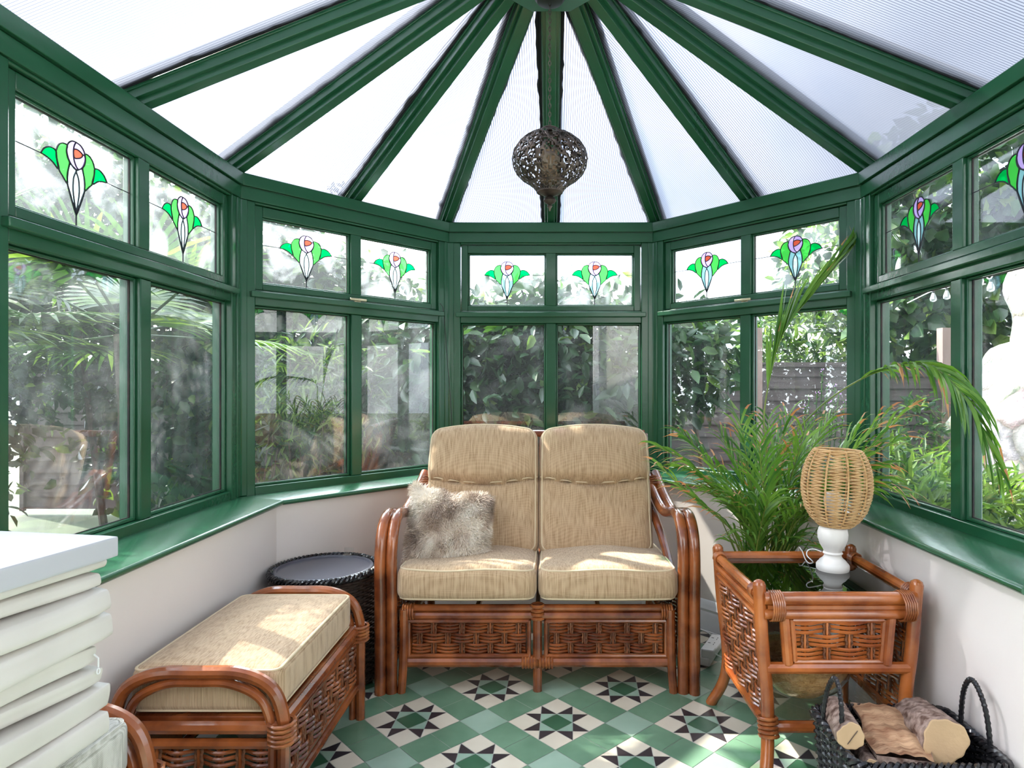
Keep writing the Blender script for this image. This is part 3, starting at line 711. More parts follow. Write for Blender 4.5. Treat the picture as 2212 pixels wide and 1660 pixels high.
for x in (-.272, .266):
    Mx = Matrix.Translation((x, .505, .738)) @ Matrix.Rotation(math.radians(-19), 4, 'X')
    vs, fs = rbox(.536, .17, .60, .05, 46, back_fn)
    o = MB().add(vs, fs, 0, Mx).build('back_cushion', M['fabric'], sofa, angle=80)
    q = MB(); k_ = .05*.293
    for yy in (-1, 1):
        X, Z, Y = .268-k_, .30-k_, yy*(.085-k_); rr = .04; pts = []
        for cx, cz, a0 in ((X-rr, Z-rr, 0), (-X+rr, Z-rr, PI/2), (-X+rr, -Z+rr, PI), (X-rr, -Z+rr, 1.5*PI)):
            for i in range(5): pts.append(Vector((cx+rr*math.cos(a0+i/4*PI/2), Y, cz+rr*math.sin(a0+i/4*PI/2))))
        pp = []
        for i in range(len(pts)):
            a_, b_ = pts[i], pts[(i+1) % len(pts)]; m_ = max(1, int((b_-a_).length/.04))
            pp += [a_+(b_-a_)*j/m_ for j in range(m_)]
        MB().tube([back_fn(p) for p in pp], .0042, 6, closed=True, M=Mx).build('piping', M['piping'], o)
    q.tube([back_fn(Vector((.268*(-1+2*i/24)*.98, -.085, .30*(.22-.11*(1-((-1+2*i/24)*.98)**2)))))+Vector((0, -.0068, -.001)) for i in range(25)], .0035, 5, M=Mx)
    q.build('seam', M['piping'], o)

# fur cushion ------------------------------------------------------------------
FC = Vector((-.452, 2.845, .612))
fur = thing('fur_cushion', 'fluffy brown and cream fur cushion leaning on the left seat of the loveseat', 'cushion', Vector((FC.x, FC.y, .5)))
Mf = Matrix.Translation(Vector((0, 0, FC.z-.5))) @ Matrix.Rotation(math.radians(9), 4, 'Z') @ Matrix.Rotation(math.radians(-24), 4, 'X') @ Matrix.Rotation(math.radians(4), 4, 'Y')
def fur_fn(p):
    x, z = p.x/.18, p.z/.165
    k_ = max(0, 1-abs(x)**3.2)*max(0, 1-abs(z)**3.2)
    pin = 1-.10*(1-abs(x)**2)*abs(z)**2-.0
    return Vector((p.x*(1-.07*(1-z*z)), p.y*(.18+1.05*k_**.6), p.z*(1-.07*(1-x*x))+.012*max(0, -x)*max(0, z)*3))
vs, fs = rbox(.36, .13, .33, .012, 22, fur_fn)
def fur_mat():
    m, nt = new_mat('brown and cream long fur')
    o = N(nt, 'ShaderNodeOutputMaterial'); b = N(nt, 'ShaderNodeBsdfPrincipled', i_Roughness=.75)
    tc = N(nt, 'ShaderNodeTexCoord'); nz = N(nt, 'ShaderNodeTexNoise', i_Scale=6.5, i_Detail=3.0, i_Distortion=.5); nt.links.new(tc.outputs['Object'], nz.inputs['Vector'])
    r = N(nt, 'ShaderNodeValToRGB'); e = r.color_ramp.elements
    e[0].position = .36; e[0].color = (.34, .24, .18, 1); e[1].position = .58; e[1].color = (.80, .71, .60, 1); x = e.new(.46); x.color = (.60, .48, .38, 1)
    n2 = N(nt, 'ShaderNodeTexNoise', i_Scale=180.0, i_Detail=1.0); nt.links.new(tc.outputs['Object'], n2.inputs['Vector'])
    mu = N(nt, 'ShaderNodeMixRGB', blend_type='OVERLAY', i_Fac=.5)
    nt.links.new(nz.outputs['Fac'], r.inputs['Fac']); nt.links.new(r.outputs['Color'], mu.inputs['Color1']); nt.links.new(n2.outputs['Fac'], mu.inputs['Color2'])
    nt.links.new(mu.outputs[0], b.inputs['Base Color']); b.inputs['Sheen Weight'].default_value = .4; nt.links.new(b.outputs[0], o.inputs['Surface']); return m
M['fur'] = fur_mat()
MB().add(vs, fs, 0, Mf).build('cover', M['fur'], fur, angle=180)
rg = np.random.default_rng(5); wv = [Mf @ v for v in vs]; tri = MB(); V_ = []; F_ = []
areas = []; fl_ = []
for f in fs:
    a_, b_, c_, d_ = [wv[i] for i in f]; fl_.append((a_, b_, c_, d_)); areas.append(((c_-a_).cross(d_-b_)).length*.5)
areas = np.array(areas); areas /= areas.sum()
pick = rg.choice(len(fs), 34000, p=areas)
for t in pick:
    a_, b_, c_, d_ = fl_[t]; u, v = rg.random(), rg.random()
    p = a_.lerp(b_, u).lerp(d_.lerp(c_, u), v); n_ = (c_-a_).cross(d_-b_).normalized()
    rel = p-Vector((0, 0, FC.z-.5))
    if n_.dot(rel) < 0: n_ = -n_
    if n_.y > .6: continue
    clump = Vector((math.sin(p.x*61+p.z*23), math.sin(p.z*47+1.3), math.sin(p.x*39-p.z*57)))*.55
    d0 = (n_*.55+clump*.7+Vector((rg.normal()*.35, rg.normal()*.25, rg.normal()*.35-.35))).normalized()
    L_ = .022+.014*rg.random(); s_ = d0.cross(n_).normalized()*.0012 if d0.cross(n_).length > .01 else Vector((.0009, 0, 0))
    m_ = p+d0*L_*.55+n_*.002; e_ = p+d0*L_+Vector((0, 0, -.004)); b0 = len(V_)
    V_ += [p-s_, p+s_, m_+s_*.8, m_-s_*.8, e_]; F_ += [(b0, b0+1, b0+2, b0+3), (b0+3, b0+2, b0+4)]
o = MB().add(V_, F_).build('fur_pile', M['fur'], fur, angle=180); tag(o, kind='stuff')

# footstools -----------------------------------------------------------------
def footstool(loc, label, mat, zs=1.0):
    root = thing('rattan_footstool', label, 'footstool', loc, group='rattan footstools')
    W, Dp, H = .49, .69, .50
    hw = W/2; r_ = .0175
    for i, y in enumerate((0.0, Dp)):
        for dx, rr_ in ((0, r_), (-.030, .013)):
            a = MB(); q = hw-r_+dx; top = H-r_+dx*.9
            a.tube(smooth_path([(-q, y, 0), (-q, y, .25), (-q, y, top-.13), (-q+.03, y, top-.045), (-q+.11, y, top-.004), (0, y, top), (q-.11, y, top-.004), (q-.03, y, top-.045), (q, y, top-.13), (q, y, .25), (q, y, 0)], 6), rr_, 10)
            a.build('end_hoop' if dx == 0 else 'inner_hoop', M['rattan'], root)
    a = MB()
    for s_ in (-1, 1):
        for z in (.335, .125): a.tube([(s_*(hw-.03), 0, z), (s_*(hw-.03), Dp, z)], .016, 8)
        a.tube([(s_*(hw-.03), .03, .155), (s_*(hw-.03), Dp-.03, .155)], .008, 6); a.tube([(s_*(hw-.03), .03, .305), (s_*(hw-.03), Dp-.03, .305)], .008, 6)
    for y in (.0, Dp):
        for z, q in ((.335, .017), (.292, .014), (.115, .016)): a.tube([(-hw+.02, y, z), (hw-.02, y, z)], q, 8)
    a.box((-hw+.03, .02, .34), (hw-.03, Dp-.02, .355))
    a.build('frame_rail', M['rattan'], root)
    for s_ in (-1, 1):
        a = MB(); Mx = Matrix.Translation((s_*(hw-.03), .03 if s_ > 0 else Dp-.03, .158)) @ Matrix.Rotation(s_*PI/2, 4, 'Z')
        weave(a, Dp-.06, .145, rows=3, Mx=Mx); a.box((-.0, .012, 0), (Dp-.06, .016, .145), 0, Mx); a.build('woven_panel', [M['rattan'], M['rope']], root)
    for y, ro in ((0, 0), (Dp, PI)):
        a = MB(); Mx = Matrix.Translation((-hw+.05 if ro == 0 else hw-.05, y, .128)) @ Matrix.Rotation(ro, 4, 'Z')
        weave(a, W-.10, .15, rows=3, Mx=Mx); a.build('woven_panel', [M['rattan'], M['rope']], root)
    for y in (0, Dp):
        for s_ in (-1, 1): binding((root, 0), (s_*(hw-.022), y, .325), (0,0,1), .034, .05, n=5)
    def fn(p):
        x, y = p.x/.21, p.y/.33; pf = max(0, 1-x*x)*max(0, 1-y*y); return Vector((p.x, p.y, p.z+(.014*pf if p.z > 0 else 0)))
    cushion('seat_cushion', root, W-.075, Dp-.045, .125, Matrix.Translation((0, Dp/2, .4195)), mat, fn, r=.028, n=16)
    root.scale = (1, 1, zs); return root
footstool(Vector((-.945, 1.715, 0)), 'rattan footstool with woven sides and sunlit oatmeal cushion against the left wall', M['fabric'])
footstool(Vector((-1.150, .775, 0)), 'rattan footstool with grey linen cushion under the stack of white pads', M['fabric_grey'], 1.06)

# stack of white vinyl pads -------------------------------------------------------
e1 = Vector((-.165, -.986, 0)); e2 = Vector((-.986, .165, 0))
layers = [(.904, .948, -.878, 0, 'foam2', 'flat white board lying on top of the stack of pads'),
          (.882, .902, -.905, 1.0, 'foam', 'thinnest white slab directly beneath the top board'),
          (.848, .881, -.907, -.5, 'foam', 'thin cream pad second beneath the top board'),
          (.794, .846, -.893, 1.2, 'foam', 'cream padded slab with raised corner in the upper half of the stack'),
          (.734, .792, -.882, -.8, 'foam', 'rounded cream pad jutting out in the middle of the stack'),
          (.690, .732, -.908, .6, 'foam', 'soft cream zipped cover below the rounded jutting pad'),
          (.650, .689, -.912, 0, 'foam', 'folded cream cover third from the bottom of the stack'),
          (.598, .648, -.900, 1.4, 'foam', 'white pad second from the bottom of the stack'),
          (.548, .596, -.890, 2.5, 'foam', 'white pad at the bottom of the stack resting on grey linen')]
for i, (z0, z1, x0, rz, mt, lb) in enumerate(layers):
    h_ = z1-z0; c = Vector((x0, 1.30+.01*math.sin(i*2.1), 0)); A = Matrix.Rotation(math.radians(rz), 4, 'Z')
    u, v = A @ e1, A @ e2; mm = c+u*.26+v*.175; mm.z = (z0+z1)/2
    Mx = Matrix(((-v.x, -u.x, 0, 0), (-v.y, -u.y, 0, 0), (0, 0, 1, 0), (0, 0, 0, 1)))
    def fn(p, i=i, h_=h_):
        return Vector((p.x+(.006*math.sin(p.y*9+i*2)+.004*math.sin(p.z/h_*3+i) if i else 0), p.y, p.z+(.003*math.sin(p.y*11+i*1.3)*(1 if 0 < i else 0))))
    vs, fs = rbox(.35, .52, h_*(1.0 if i in (0,) else .99), .006 if i < 2 or i > 6 else h_*.33, 14, fn)
    root = thing('padded_board' if i else 'white_board', lb, 'pad' if i else 'board', mm)
    wp = MB().add(vs, fs, 0, Mx).build('cover', M[mt], root, angle=50)
    if i == 5:
        zp = MB(); zp.tube([(.172, .245, .004), (.180, .247, -.004), (.180, .247, -.022)], .0018, 6, M=Mx); zp.tube([Vector((.180, .247, -.03))+Vector((0, .0035*math.cos(a), .0055*math.sin(a))) for a in [k_*PI/5 for k_ in range(10)]], .0015, 5, closed=True, M=Mx)
        zp.build('zip_pull', M['plastic'], root)

# wicker drum table ------------------------------------------------------------------
DC = Vector((-.972, 2.742, 0)); DR = .222
drum = thing('wicker_drum_table', 'round dark wicker drum table with slate grey top left of the loveseat', 'table', DC)
a = MB(); ns = 54
for r in range(40):
    z = .012+r*.0112; pts = []
    for k_ in range(ns*2):
        th = 2*PI*k_/(ns*2); q = DR-.006+.0045*math.cos(PI*(k_/2)+PI*r); pts.append((q*math.cos(th), q*math.sin(th), z))
    a.tube(pts, .0056, 5, closed=True)
a.lathe([(DR-.014, 0.003), (DR-.014, .46)], seg=48); a.build('woven_body', M['brown_wicker'], drum)
a = MB()
for ph in (0, 2*PI/3, 4*PI/3):
    a.tube([((DR-.006+.009*math.cos(t*.75+ph))*math.cos(2*PI*t/200), (DR-.006+.009*math.cos(t*.75+ph))*math.sin(2*PI*t/200), .470+.009*math.sin(t*.75+ph)) for t in range(200)], .0065, 5, closed=True)
a.build('braided_rim', M['black_wicker'], drum)
a = MB(); a.lathe([(0, .452), (DR-.022, .452), (DR-.020, .476), (DR-.030, .478), (DR-.034, .470), (0, .470)], seg=48); o = a.build('table_top', M['dark_top'], drum); o['label'] = 'slate grey inset top'
a = MB(); a.box((.020, DR-.022, .465), (.062, DR-.014, .508)); a.box((.020, DR-.050, .479), (.062, DR-.014, .482)); a.build('clear_tag', M['wrap'], drum)

# side table -----------------------------------------------------------------------
TB = Vector((.90, 2.22, 0)); table = thing('rattan_side_table', 'orange rattan side table with smoked glass top and woven sides on the right', 'side table', TB)
FL, FR, BL, BR = Vector((.652, 2.0, 0)), Vector((1.145, 2.0, 0)), Vector((.640, 2.45, 0)), Vector((1.150, 2.45, 0))
def postpath(top, inn, out, zt=.632):
    return [top+Vector((0, 0, zt)), top+inn*.4+Vector((0, 0, .45)), top+inn+Vector((0, 0, .28)), top+inn*1.05+Vector((0, 0, .185)), top+inn*.8+out*.35+Vector((0, 0, .10)), top+out+Vector((0, 0, 0))]
for c, inn, out in ((FL, Vector((.025, .0, 0)), Vector((-.012, -.075, 0))), (FR, Vector((-.035, 0, 0)), Vector((.0, -.07, 0))), (BL, Vector((.03, -.01, 0)), Vector((-.008, .075, 0))), (BR, Vector((-.03, -.01, 0)), Vector((-.0, .06, 0)))):
    a = MB(); a.tube(smooth_path(postpath(c, inn, out), 5), .0205, 12)
    a.lathe([(.0205, .628), (.017, .640), (.008, .646), (0, .647)], c=(c.x, c.y, 0), seg=12); wpart(a, 'leg', M['rattan2'], table)
a = MB()
for z, r_ in ((.592, .0205), (.543, .0165)):
    a.tube([FL+Vector((.01, -.012, z)), FR+Vector((-.01, -.012, z))], r_, 12)
for z, r_ in ((.568, .006), (.5625, .005)): a.tube([FL+Vector((.02, -.018, z)), FR+Vector((-.02, -.018, z))], r_, 6)
a.tube([BL+Vector((.01, 0, .602)), BR+Vector((-.01, 0, .602))], .017, 10); a.tube([BL+Vector((.01, 0, .555)), BR+Vector((-.01, 0, .555))], .014, 10)
for c, d, x in ((FL, BL, -.002), (FR, BR, .002)):
    a.tube([c+Vector((x, .01, .600)), d+Vector((x, -.01, .600))], .0165, 10); a.tube([c+Vector((x, .01, .562)), d+Vector((x, -.01, .562))], .014, 10)
    a.tube([c+Vector((x, .01, .532)), d+Vector((x, -.01, .532))], .010, 8)
wpart(a, 'top_rail', M['rattan2'], table)
a = MB()
a.tube([FL+Vector((.028, 0, .186)), FR+Vector((-.036, 0, .186))], .018, 10); a.tube([BL+Vector((.03, -.01, .186)), BR+Vector((-.03, -.01, .186))], .016, 10)
a.tube([FL+Vector((.026, 0, .190)), BL+Vector((.031, -.01, .190))], .0175, 10); a.tube([FR+Vector((-.036, 0, .190)), BR+Vector((-.031, -.01, .190))], .0165, 10)
a.tube([FL+Vector((.02, -.004, .372)), FR+Vector((-.03, -.004, .372))], .018, 10)
wpart(a, 'lower_rail', M['rattan2'], table)
a = MB()
for c in (FL, FR):
    a.tube([c+Vector((.088 if c is FL else -.098, -.006, .385)), c+Vector((.076 if c is FL else -.084, -.006, .535))], .0165, 10)
x0, x1 = FL.x+.105, FR.x-.112
a.tube([(x0+.004, 1.992, .395), (x0-.006, 1.992, .525)], .009, 8); a.tube([(x1-.004, 1.992, .395), (x1+.006, 1.992, .525)], .009, 8)
a.tube([(x0-.004, 1.992, .522), (x1+.004, 1.992, .522)], .009, 8); a.tube([(x0, 1.992, .393), (x1, 1.992, .393)], .008, 8)
wpart(a, 'front_panel_frame', M['rattan2'], table)
a = MB(); weave(a, x1-x0, .122, p=.062, rows=3, Mx=Matrix.Translation((x0, 1.992, .398))); wpart(a, 'front_woven_panel', [M['rattan2'], M['rope']], table)
for c, d, s_ in ((FL, BL, 1), (FR, BR, -1)):
    st = (d if s_ > 0 else c); en = (c if s_ > 0 else d); t_ = en-st; L_ = t_.length-.04; ang_ = math.atan2(t_.y, t_.x)
    # slight inward slope towards the floor
    Mx = Matrix.Translation(st+t_.normalized()*.02+Vector((s_*.027, 0, .20))) @ Matrix.Rotation(ang_, 4, 'Z') @ Matrix.Rotation(math.radians(4.2 if s_ > 0 else 4.2), 4, 'X')
    a = MB(); weave(a, L_, .325, p=.066, rows=7, Mx=Mx); wpart(a, 'side_woven_panel', [M['rattan2'], M['rope']], table)
a = (table, 1)
for c, sx_ in ((FL, 1), (FR, -1)):
    binding(a, c+Vector((sx_*.045, -.012, .568)), (1,0,0), .046, .034, n=6)
    binding(a, c+Vector((sx_*.028, 0, .186)), (0,.25,1), .029, .05, n=5); binding(a, c+Vector((0, .035, .600)), (0,1,0), .021, .03, n=4)
for c in (BL, BR): binding(a, c+Vector((0, -.03, .600)), (0,1,0), .021, .03, n=4)
a = MB().box((FL.x+.012, FL.y+.004, .590), (FR.x-.012, BL.y-.006, .596)); wpart(a, 'glass_top', M['smoked'], table, bevel=.002)
a = MB().box((FL.x+.03, FL.y+.01, .200), (FR.x-.04, BL.y-.02, .205)); wpart(a, 'glass_shelf', M['glass'], table)

# jute bowl in cellophane
JB = Vector((.855, 2.21, .206)); jb = thing('jute_bowl', 'round jute bowl wrapped in cellophane on the shelf of the side table', 'bowl', JB)
a = MB()
for k_ in range(16):
    t = k_/15; r_ = .075+.085*math.sin(t*PI/2); a.tube([(r_*math.cos(2*PI*i/40), r_*math.sin(2*PI*i/40), .006+t*.115) for i in range(40)], .0056, 6, closed=True)
a.lathe([(0, .002), (.075, .002), (.115, .035), (.145, .075), (.157, .118)], seg=32); a.build('coiled_bowl', M['jute'], jb)
def crumple(p): return p*(1+.03*math.sin(p.x*70+p.z*50)*math.sin(p.y*60+1))
a = MB(); prof = [(.085, .0012), (.13, .03), (.162, .075), (.170, .12), (.150, .145), (.09, .16), (.0, .165)]
vs = []; a.lathe(prof, seg=40); a.v = [tuple(crumple(Vector(v))) for v in a.v]; a.build('cellophane_wrap', M['wrap'], jb)

# table lamp -------------------------------------------------------------------------
LP = Vector((1.008, 2.285, .596)); lamp = thing('table_lamp', 'white turned table lamp with woven twine shade on the side table', 'lamp', LP)
a = MB(); a.lathe([(0, 0), (.054, 0), (.056, .006), (.056, .018), (.052, .024), (.048, .028), (.044, .034), (.034, .042), (.029, .050), (.030, .056), (.034, .060), (.030, .066), (.033, .074), (.043, .090), (.050, .110), (.0515, .128), (.048, .146), (.040, .158), (.030, .165), (0, .166)], seg=40)
a.build('lamp_base', M['ceramic'], lamp, angle=50)
sh = [(.056, .160), (.080, .182), (.100, .215), (.1125, .260), (.1165, .300), (.113, .345), (.104, .380), (.091, .408), (.078, .428)]
def shr(z):
    for (r0, z0), (r1, z1) in zip(sh[:-1], sh[1:]):
        if z0 <= z <= z1: t = (z-z0)/(z1-z0); return r0+(r1-r0)*t
    return sh[-1][0] if z > sh[-1][1] else sh[0][0]
Mt = Matrix.Rotation(math.radians(2.5), 4, 'Y')
NG = 10; a = MB()
for k_ in range(NG):
    th = 2*PI*(k_+.35)/NG; pts = [(shr(z)*math.cos(th), shr(z)*math.sin(th), z) for z in [.160+.268*i/24 for i in range(25)]]
    a.tube(pts, .0032, 6, M=Mt)
for (r_, z) in ((.078, .428), (.056, .160)): a.tube([(r_*math.cos(2*PI*i/48), r_*math.sin(2*PI*i/48), z) for i in range(48)], .0034, 6, closed=True, M=Mt)
a.build('shade_frame', M['twine'], lamp)
a = MB(); nz_ = 23
for k_ in range(NG):
    t0, t1 = 2*PI*(k_+.35)/NG, 2*PI*(k_+1.35)/NG; pts = []
    for i in range(nz_*2):
        z = .163+.262*i/(nz_*2-1); th = t0 if i % 2 == 0 else t1; r_ = shr(z)+.003
        if i:
            tm = (t0+t1)/2; zp = z-.131/(nz_*2-1); rm = shr(zp)*.975+.003; pts.append((rm*math.cos(tm), rm*math.sin(tm), zp))
        pts.append((r_*math.cos(th), r_*math.sin(th), z))
    a.tube(pts, .0031, 5, M=Mt)
a.build('woven_shade', M['twine'], lamp)
a = MB(); a.lathe([(.014, .162), (.014, .20), (.018, .205), (.030, .235), (.031, .255), (.022, .275), (0, .283)], seg=20); a.build('light_bulb', M['ceramic'], lamp)
a = MB(); a.tube(smooth_path([(-.034, .015, .06), (-.06, .02, .068), (-.085, .01, .066), (-.092, 0, .05), (-.075, -.01, .03), (-.06, .06, .006), (-.05, .12, .004), (-.05, .16, .03), (-.05, .19, .0), (-.05, .20, -.30)], 5), .002, 6); a.build('cable', M['plastic'], lamp)

# log basket ---------------------------------------------------------------------------
BK = Vector((.985, 1.785, 0)); bw, bd, bh = .395, .30, .275
basket = thing('wicker_log_basket', 'black wicker basket with two looped handles holding logs by the right wall', 'basket', BK, math.radians(-1))
def rrect(w, d, r, n):
    """n points round a rounded rectangle with outward normals"""
    pts = []; segs = [(w-2*r), PI*r/2, (d-2*r), PI*r/2]*2; tot = sum(segs)
    for i in range(n):
        s_ = tot*i/n; k_ = 0
        while s_ > segs[k_]: s_ -= segs[k_]; k_ += 1
        cs = [(w/2-r, -d/2+r, -PI/2), (w/2-r, d/2-r, 0), (-w/2+r, d/2-r, PI/2), (-w/2+r, -d/2+r, PI)]
        q = k_//2; c = cs[q]
        if k_ % 2 == 1: an = c[2]+s_/r; pts.append(((c[0]+r*math.cos(an), c[1]+r*math.sin(an)), (math.cos(an), math.sin(an))))
        else:
            if q == 0: pts.append(((-w/2+r+s_, -d/2), (0, -1)))
            elif q == 1: pts.append(((w/2, -d/2+r+s_), (1, 0)))
            elif q == 2: pts.append(((w/2-r-s_, d/2), (0, 1)))
            else: pts.append(((-w/2, d/2-r-s_), (-1, 0)))
    return pts
a = MB(); ns = 62
for r in range(25):
    z = .008+r*.0105; k2 = .90+.10*z/bh; base = rrect(bw*k2, bd*k2, .035, ns*2)
    a.tube([(p[0]+n_[0]*.005*math.cos(PI*(i/2)+PI*r), p[1]+n_[1]*.005*math.cos(PI*(i/2)+PI*r), z+.002*math.sin(i*1.5)) for i, (p, n_) in enumerate(base)], .0052, 5, closed=True)
base = rrect(bw, bd, .035, ns)
b0 = rrect(bw*.9, bd*.9, .035, ns)
for (p, n_), (q, _) in zip(base, b0): a.tube([(q[0], q[1], .003), (p[0], p[1], bh-.008)], .0035, 4, caps=False)
a.box((-bw*.43, -bd*.43, .003), (bw*.43, bd*.43, .012)); a.build('woven_body', M['black_wicker'], basket)
a = MB(); base = rrect(bw+.004, bd+.004, .036, 220)
for ph in (0, 2*PI/3, 4*PI/3): a.tube([(p[0]+n_[0]*.009*math.cos(i*.7+ph), p[1]+n_[1]*.009*math.cos(i*.7+ph), bh-.002+.009*math.sin(i*.7+ph)) for i, (p, n_) in enumerate(base)], .0065, 5, closed=True)
a.build('braided_rim', M['black_wicker'], basket)
for sx_ in (-1, 1):
    a = MB(); pts = smooth_path([(sx_*bw/2, -.062, bh-.06), (sx_*bw/2, -.062, bh+.02), (sx_*(bw/2-.004), -.050, bh+.10), (sx_*(bw/2-.008), -.02, bh+.150), (sx_*(bw/2-.008), .012, bh+.152), (sx_*(bw/2-.004), .045, bh+.10), (sx_*bw/2, .062, bh+.02), (sx_*bw/2, .062, bh-.06)], 14)
    a.tube(pts, lambda t: .0068+.0011*math.sin(t*230), 8)
    a.build('handle', M['black_wicker'], basket)
def log(name, label, p0, p1, r, seed, endc=True, flat=1.0, nseg=44, group='logs in the basket', cat='log'):
    rnd = random.Random(seed); d = (p1-p0); L_ = d.length; c = (p0+p1)/2; root = thing(name, label, cat, c, group=group)
    x = d.normalized(); u = x.orthogonal().normalized(); v = x.cross(u); ph = [rnd.random()*6 for _ in range(6)]
    def rad(t, a_): return r*(1+.07*math.sin(2*a_+ph[0])+.05*math.sin(3*a_+ph[1]+t*2)+.035*math.sin(9*a_+ph[2]+5*t)+.018*math.sin(13*a_+ph[3]+23*t)*min(1, 6*t)*min(1, 6*(1-t))+.02*math.sin(31*t+ph[4]+4*a_))
    vs = []; n1 = 22
    for i in range(n1+1):
        t = i/n1
        for k_ in range(nseg):
            a_ = 2*PI*k_/nseg; q = rad(t, a_); vs.append(p0+d*t+u*q*math.cos(a_)+v*q*math.sin(a_)-c)
    fs = [(i*nseg+k_, i*nseg+(k_+1) % nseg, (i+1)*nseg+(k_+1) % nseg, (i+1)*nseg+k_) for i in range(n1) for k_ in range(nseg)]
    MB().add(vs, fs).build('bark', M['bark_log'], root, angle=60)
    for t, s_ in ((0, -1), (1, 1)):
        e = MB()
        rng = [vs[int(t*n1)*nseg+k_]*1.0 for k_ in range(nseg)]; cc = p0+d*t-c
        ring2 = [cc+(q-cc)*.93+x*s_*.0015 for q in rng]
        fsx = [tuple(range(nseg))] if s_ > 0 else [tuple(range(nseg-1, -1, -1))]; e.add(ring2, fsx)
        e.add(rng+ring2, [(k_, (k_+1) % nseg, nseg+(k_+1) % nseg, nseg+k_) for k_ in range(nseg)])
        if endc and s_ < 0: e.tube([cc-x*.003+u*.7*r, cc-x*.003-u*.6*r+v*.2*r], .0012, 4, mi=1)
        e.build('cut_end', [M['cut_wood'], M['bark']], root)
    return root
log('log', 'thin pale barked log standing at the left end of the basket', P(1838, 1592, 1.70), P(1800, 1530, 1.93)+Vector((0, 0, 0)), .034, 3)
log('log', 'thick rough barked log with broad cut face on the right of the basket', P(2042, 1602, 1.70), P(1972, 1548, 1.92), .056, 8, endc=False)
log('log', 'small log end lying under the thin pale log', P(1886, 1668, 1.675), P(1855, 1600, 1.84)+Vector((0, 0, -.03)), .027, 12, endc=False)
SP = P(1925, 1590, 1.80); sp = thing('split_log', 'wide split log with bare orange grain between the two round logs', 'log', SP, group='logs in the basket')
xq = (P(1975, 1660, 1.665)-P(1915, 1540, 1.93)).normalized(); wq = xq.cross(Vector((0, 0, 1))).normalized(); nq = wq.cross(xq); nq = -nq if nq.z < 0 else nq
rnd = random.Random(4); vs = []; nu, nv = 22, 12
for i in range(nu+1):
    for j in range(nv+1):
        u = -.5+i/nu; v = -.5+j/nv
        vs.append(xq*u*.27+wq*v*(.150+.012*math.sin(u*9))+nq*(.022+.003*math.sin(v*23+u*5)+.004*math.sin(u*16)+.0015*rnd.random()-.02*abs(v)**3*4))
fs = [(i*(nv+1)+j, i*(nv+1)+j+1, (i+1)*(nv+1)+j+1, (i+1)*(nv+1)+j) for i in range(nu) for j in range(nv)]
MB().add(vs, fs).build('split_face', M['split_wood'], sp, angle=60)
vs2 = []
for i in range(nu+1):
    for j in range(nv+1):
        a_ = PI*j/nv; top = vs[i*(nv+1)+(0)]; u = -.5+i/nu
        vs2.append(xq*u*.27-wq*math.cos(a_)*(.075+.006*math.sin(u*9))+nq*(.016-.05*math.sin(a_)*(1+.08*math.sin(i*1.7+j*2))))
ends = [tuple(range(nv+1)), tuple(nu*(nv+1)+j for j in range(nv, -1, -1))]
MB().add(vs2, fs+ends).build('bark', M['bark_log'], sp, angle=60)

# pendant lantern -----------------------------------------------------------------------
LC = Vector((-.004, HY, 2.677)); pend = thing('pendant_lantern', 'pierced metal lantern hanging on a chain from the roof boss', 'pendant lamp', LC)
a = MB(); a.lathe([(0, 0), (.056, 0), (.056, -.055), (.045, -.07), (.02, -.077), (0, -.077)], seg=28); a.build('ceiling_cup', M['black'], pend)
k1 = .00163; z0_ = 2.677
def zz(py): return CAMH+(836-py)*k1-z0_
prof = [(16,279),(20,284),(34,290),(50,298),(66,311),(76,326),(81,344),(79,360),(72,374),(60,386),(46,395),(40,399),(33,407),(26,416)]
pr = []
for (r0, y0), (r1, y1) in zip(prof[:-1], prof[1:]):
    for t in (0, .25, .5, .75): pr.append(((r0+(r1-r0)*t)*k1, zz(y0+(y1-y0)*t)))
pr.append((26*k1, zz(416))); NSG = 132; rnd = random.Random(2)
holes = {(i, k_): rnd.random() for i in range(len(pr)) for k_ in range(NSG)}
def skip(i, k_):
    if i < 6 or i > len(pr)-3 or 40 < i < 42: return False
    u = k_/NSG*2*PI*9; v = i*.42
    rib = abs(math.sin(u/1+v*.0))
    cell = math.sin(u+v)*math.sin(u-v)
    if abs(cell) < .16: return False
    return holes[(i, k_)] > .42
a = MB(); a.lathe(pr, seg=NSG, skip=skip); o = a.build('pierced_body', M['lantern'], pend, angle=180)
sd = o.modifiers.new('solid', 'SOLIDIFY'); sd.thickness = .0016
a = MB()
for k_ in range(9):
    th0 = 2*PI*k_/9
    for s_ in (-1, 1):
        pts = []
        for j in range(13):
            t = j/12; i_ = int(8+t*16); r_, z_ = pr[i_]; th = th0+s_*.30*math.sin(PI*t)**1.3; pts.append(((r_+.002)*math.cos(th), (r_+.002)*math.sin(th), z_))
        a.tube(pts, .0017, 5)
for py, r_ in ((279, 17), (398, 42), (416, 27)): a.tube([(r_*k1*math.cos(2*PI*i/40), r_*k1*math.sin(2*PI*i/40), zz(py)) for i in range(40)], .0025, 6, closed=True)
a.build('filigree_wire', M['lantern'], pend)
a = MB(); a.lathe([(26*k1, zz(416)), (16*k1, zz(421)), (7*k1, zz(425)), (12*k1, zz(429)), (14*k1, zz(434)), (10*k1, zz(439)), (4*k1, zz(442)), (6*k1, zz(446)), (3*k1, zz(450)), (1.5*k1, zz(456)), (0, zz(457))], seg=20); a.build('finial', M['lantern'], pend)
a = MB(); a.lathe([(0, zz(395)), (.026, zz(395)), (.028, zz(328)), (0, zz(325))], seg=20); a.build('candle_bulb', M['cut_wood'], pend)
a = MB(); zc = -.077; i = 0
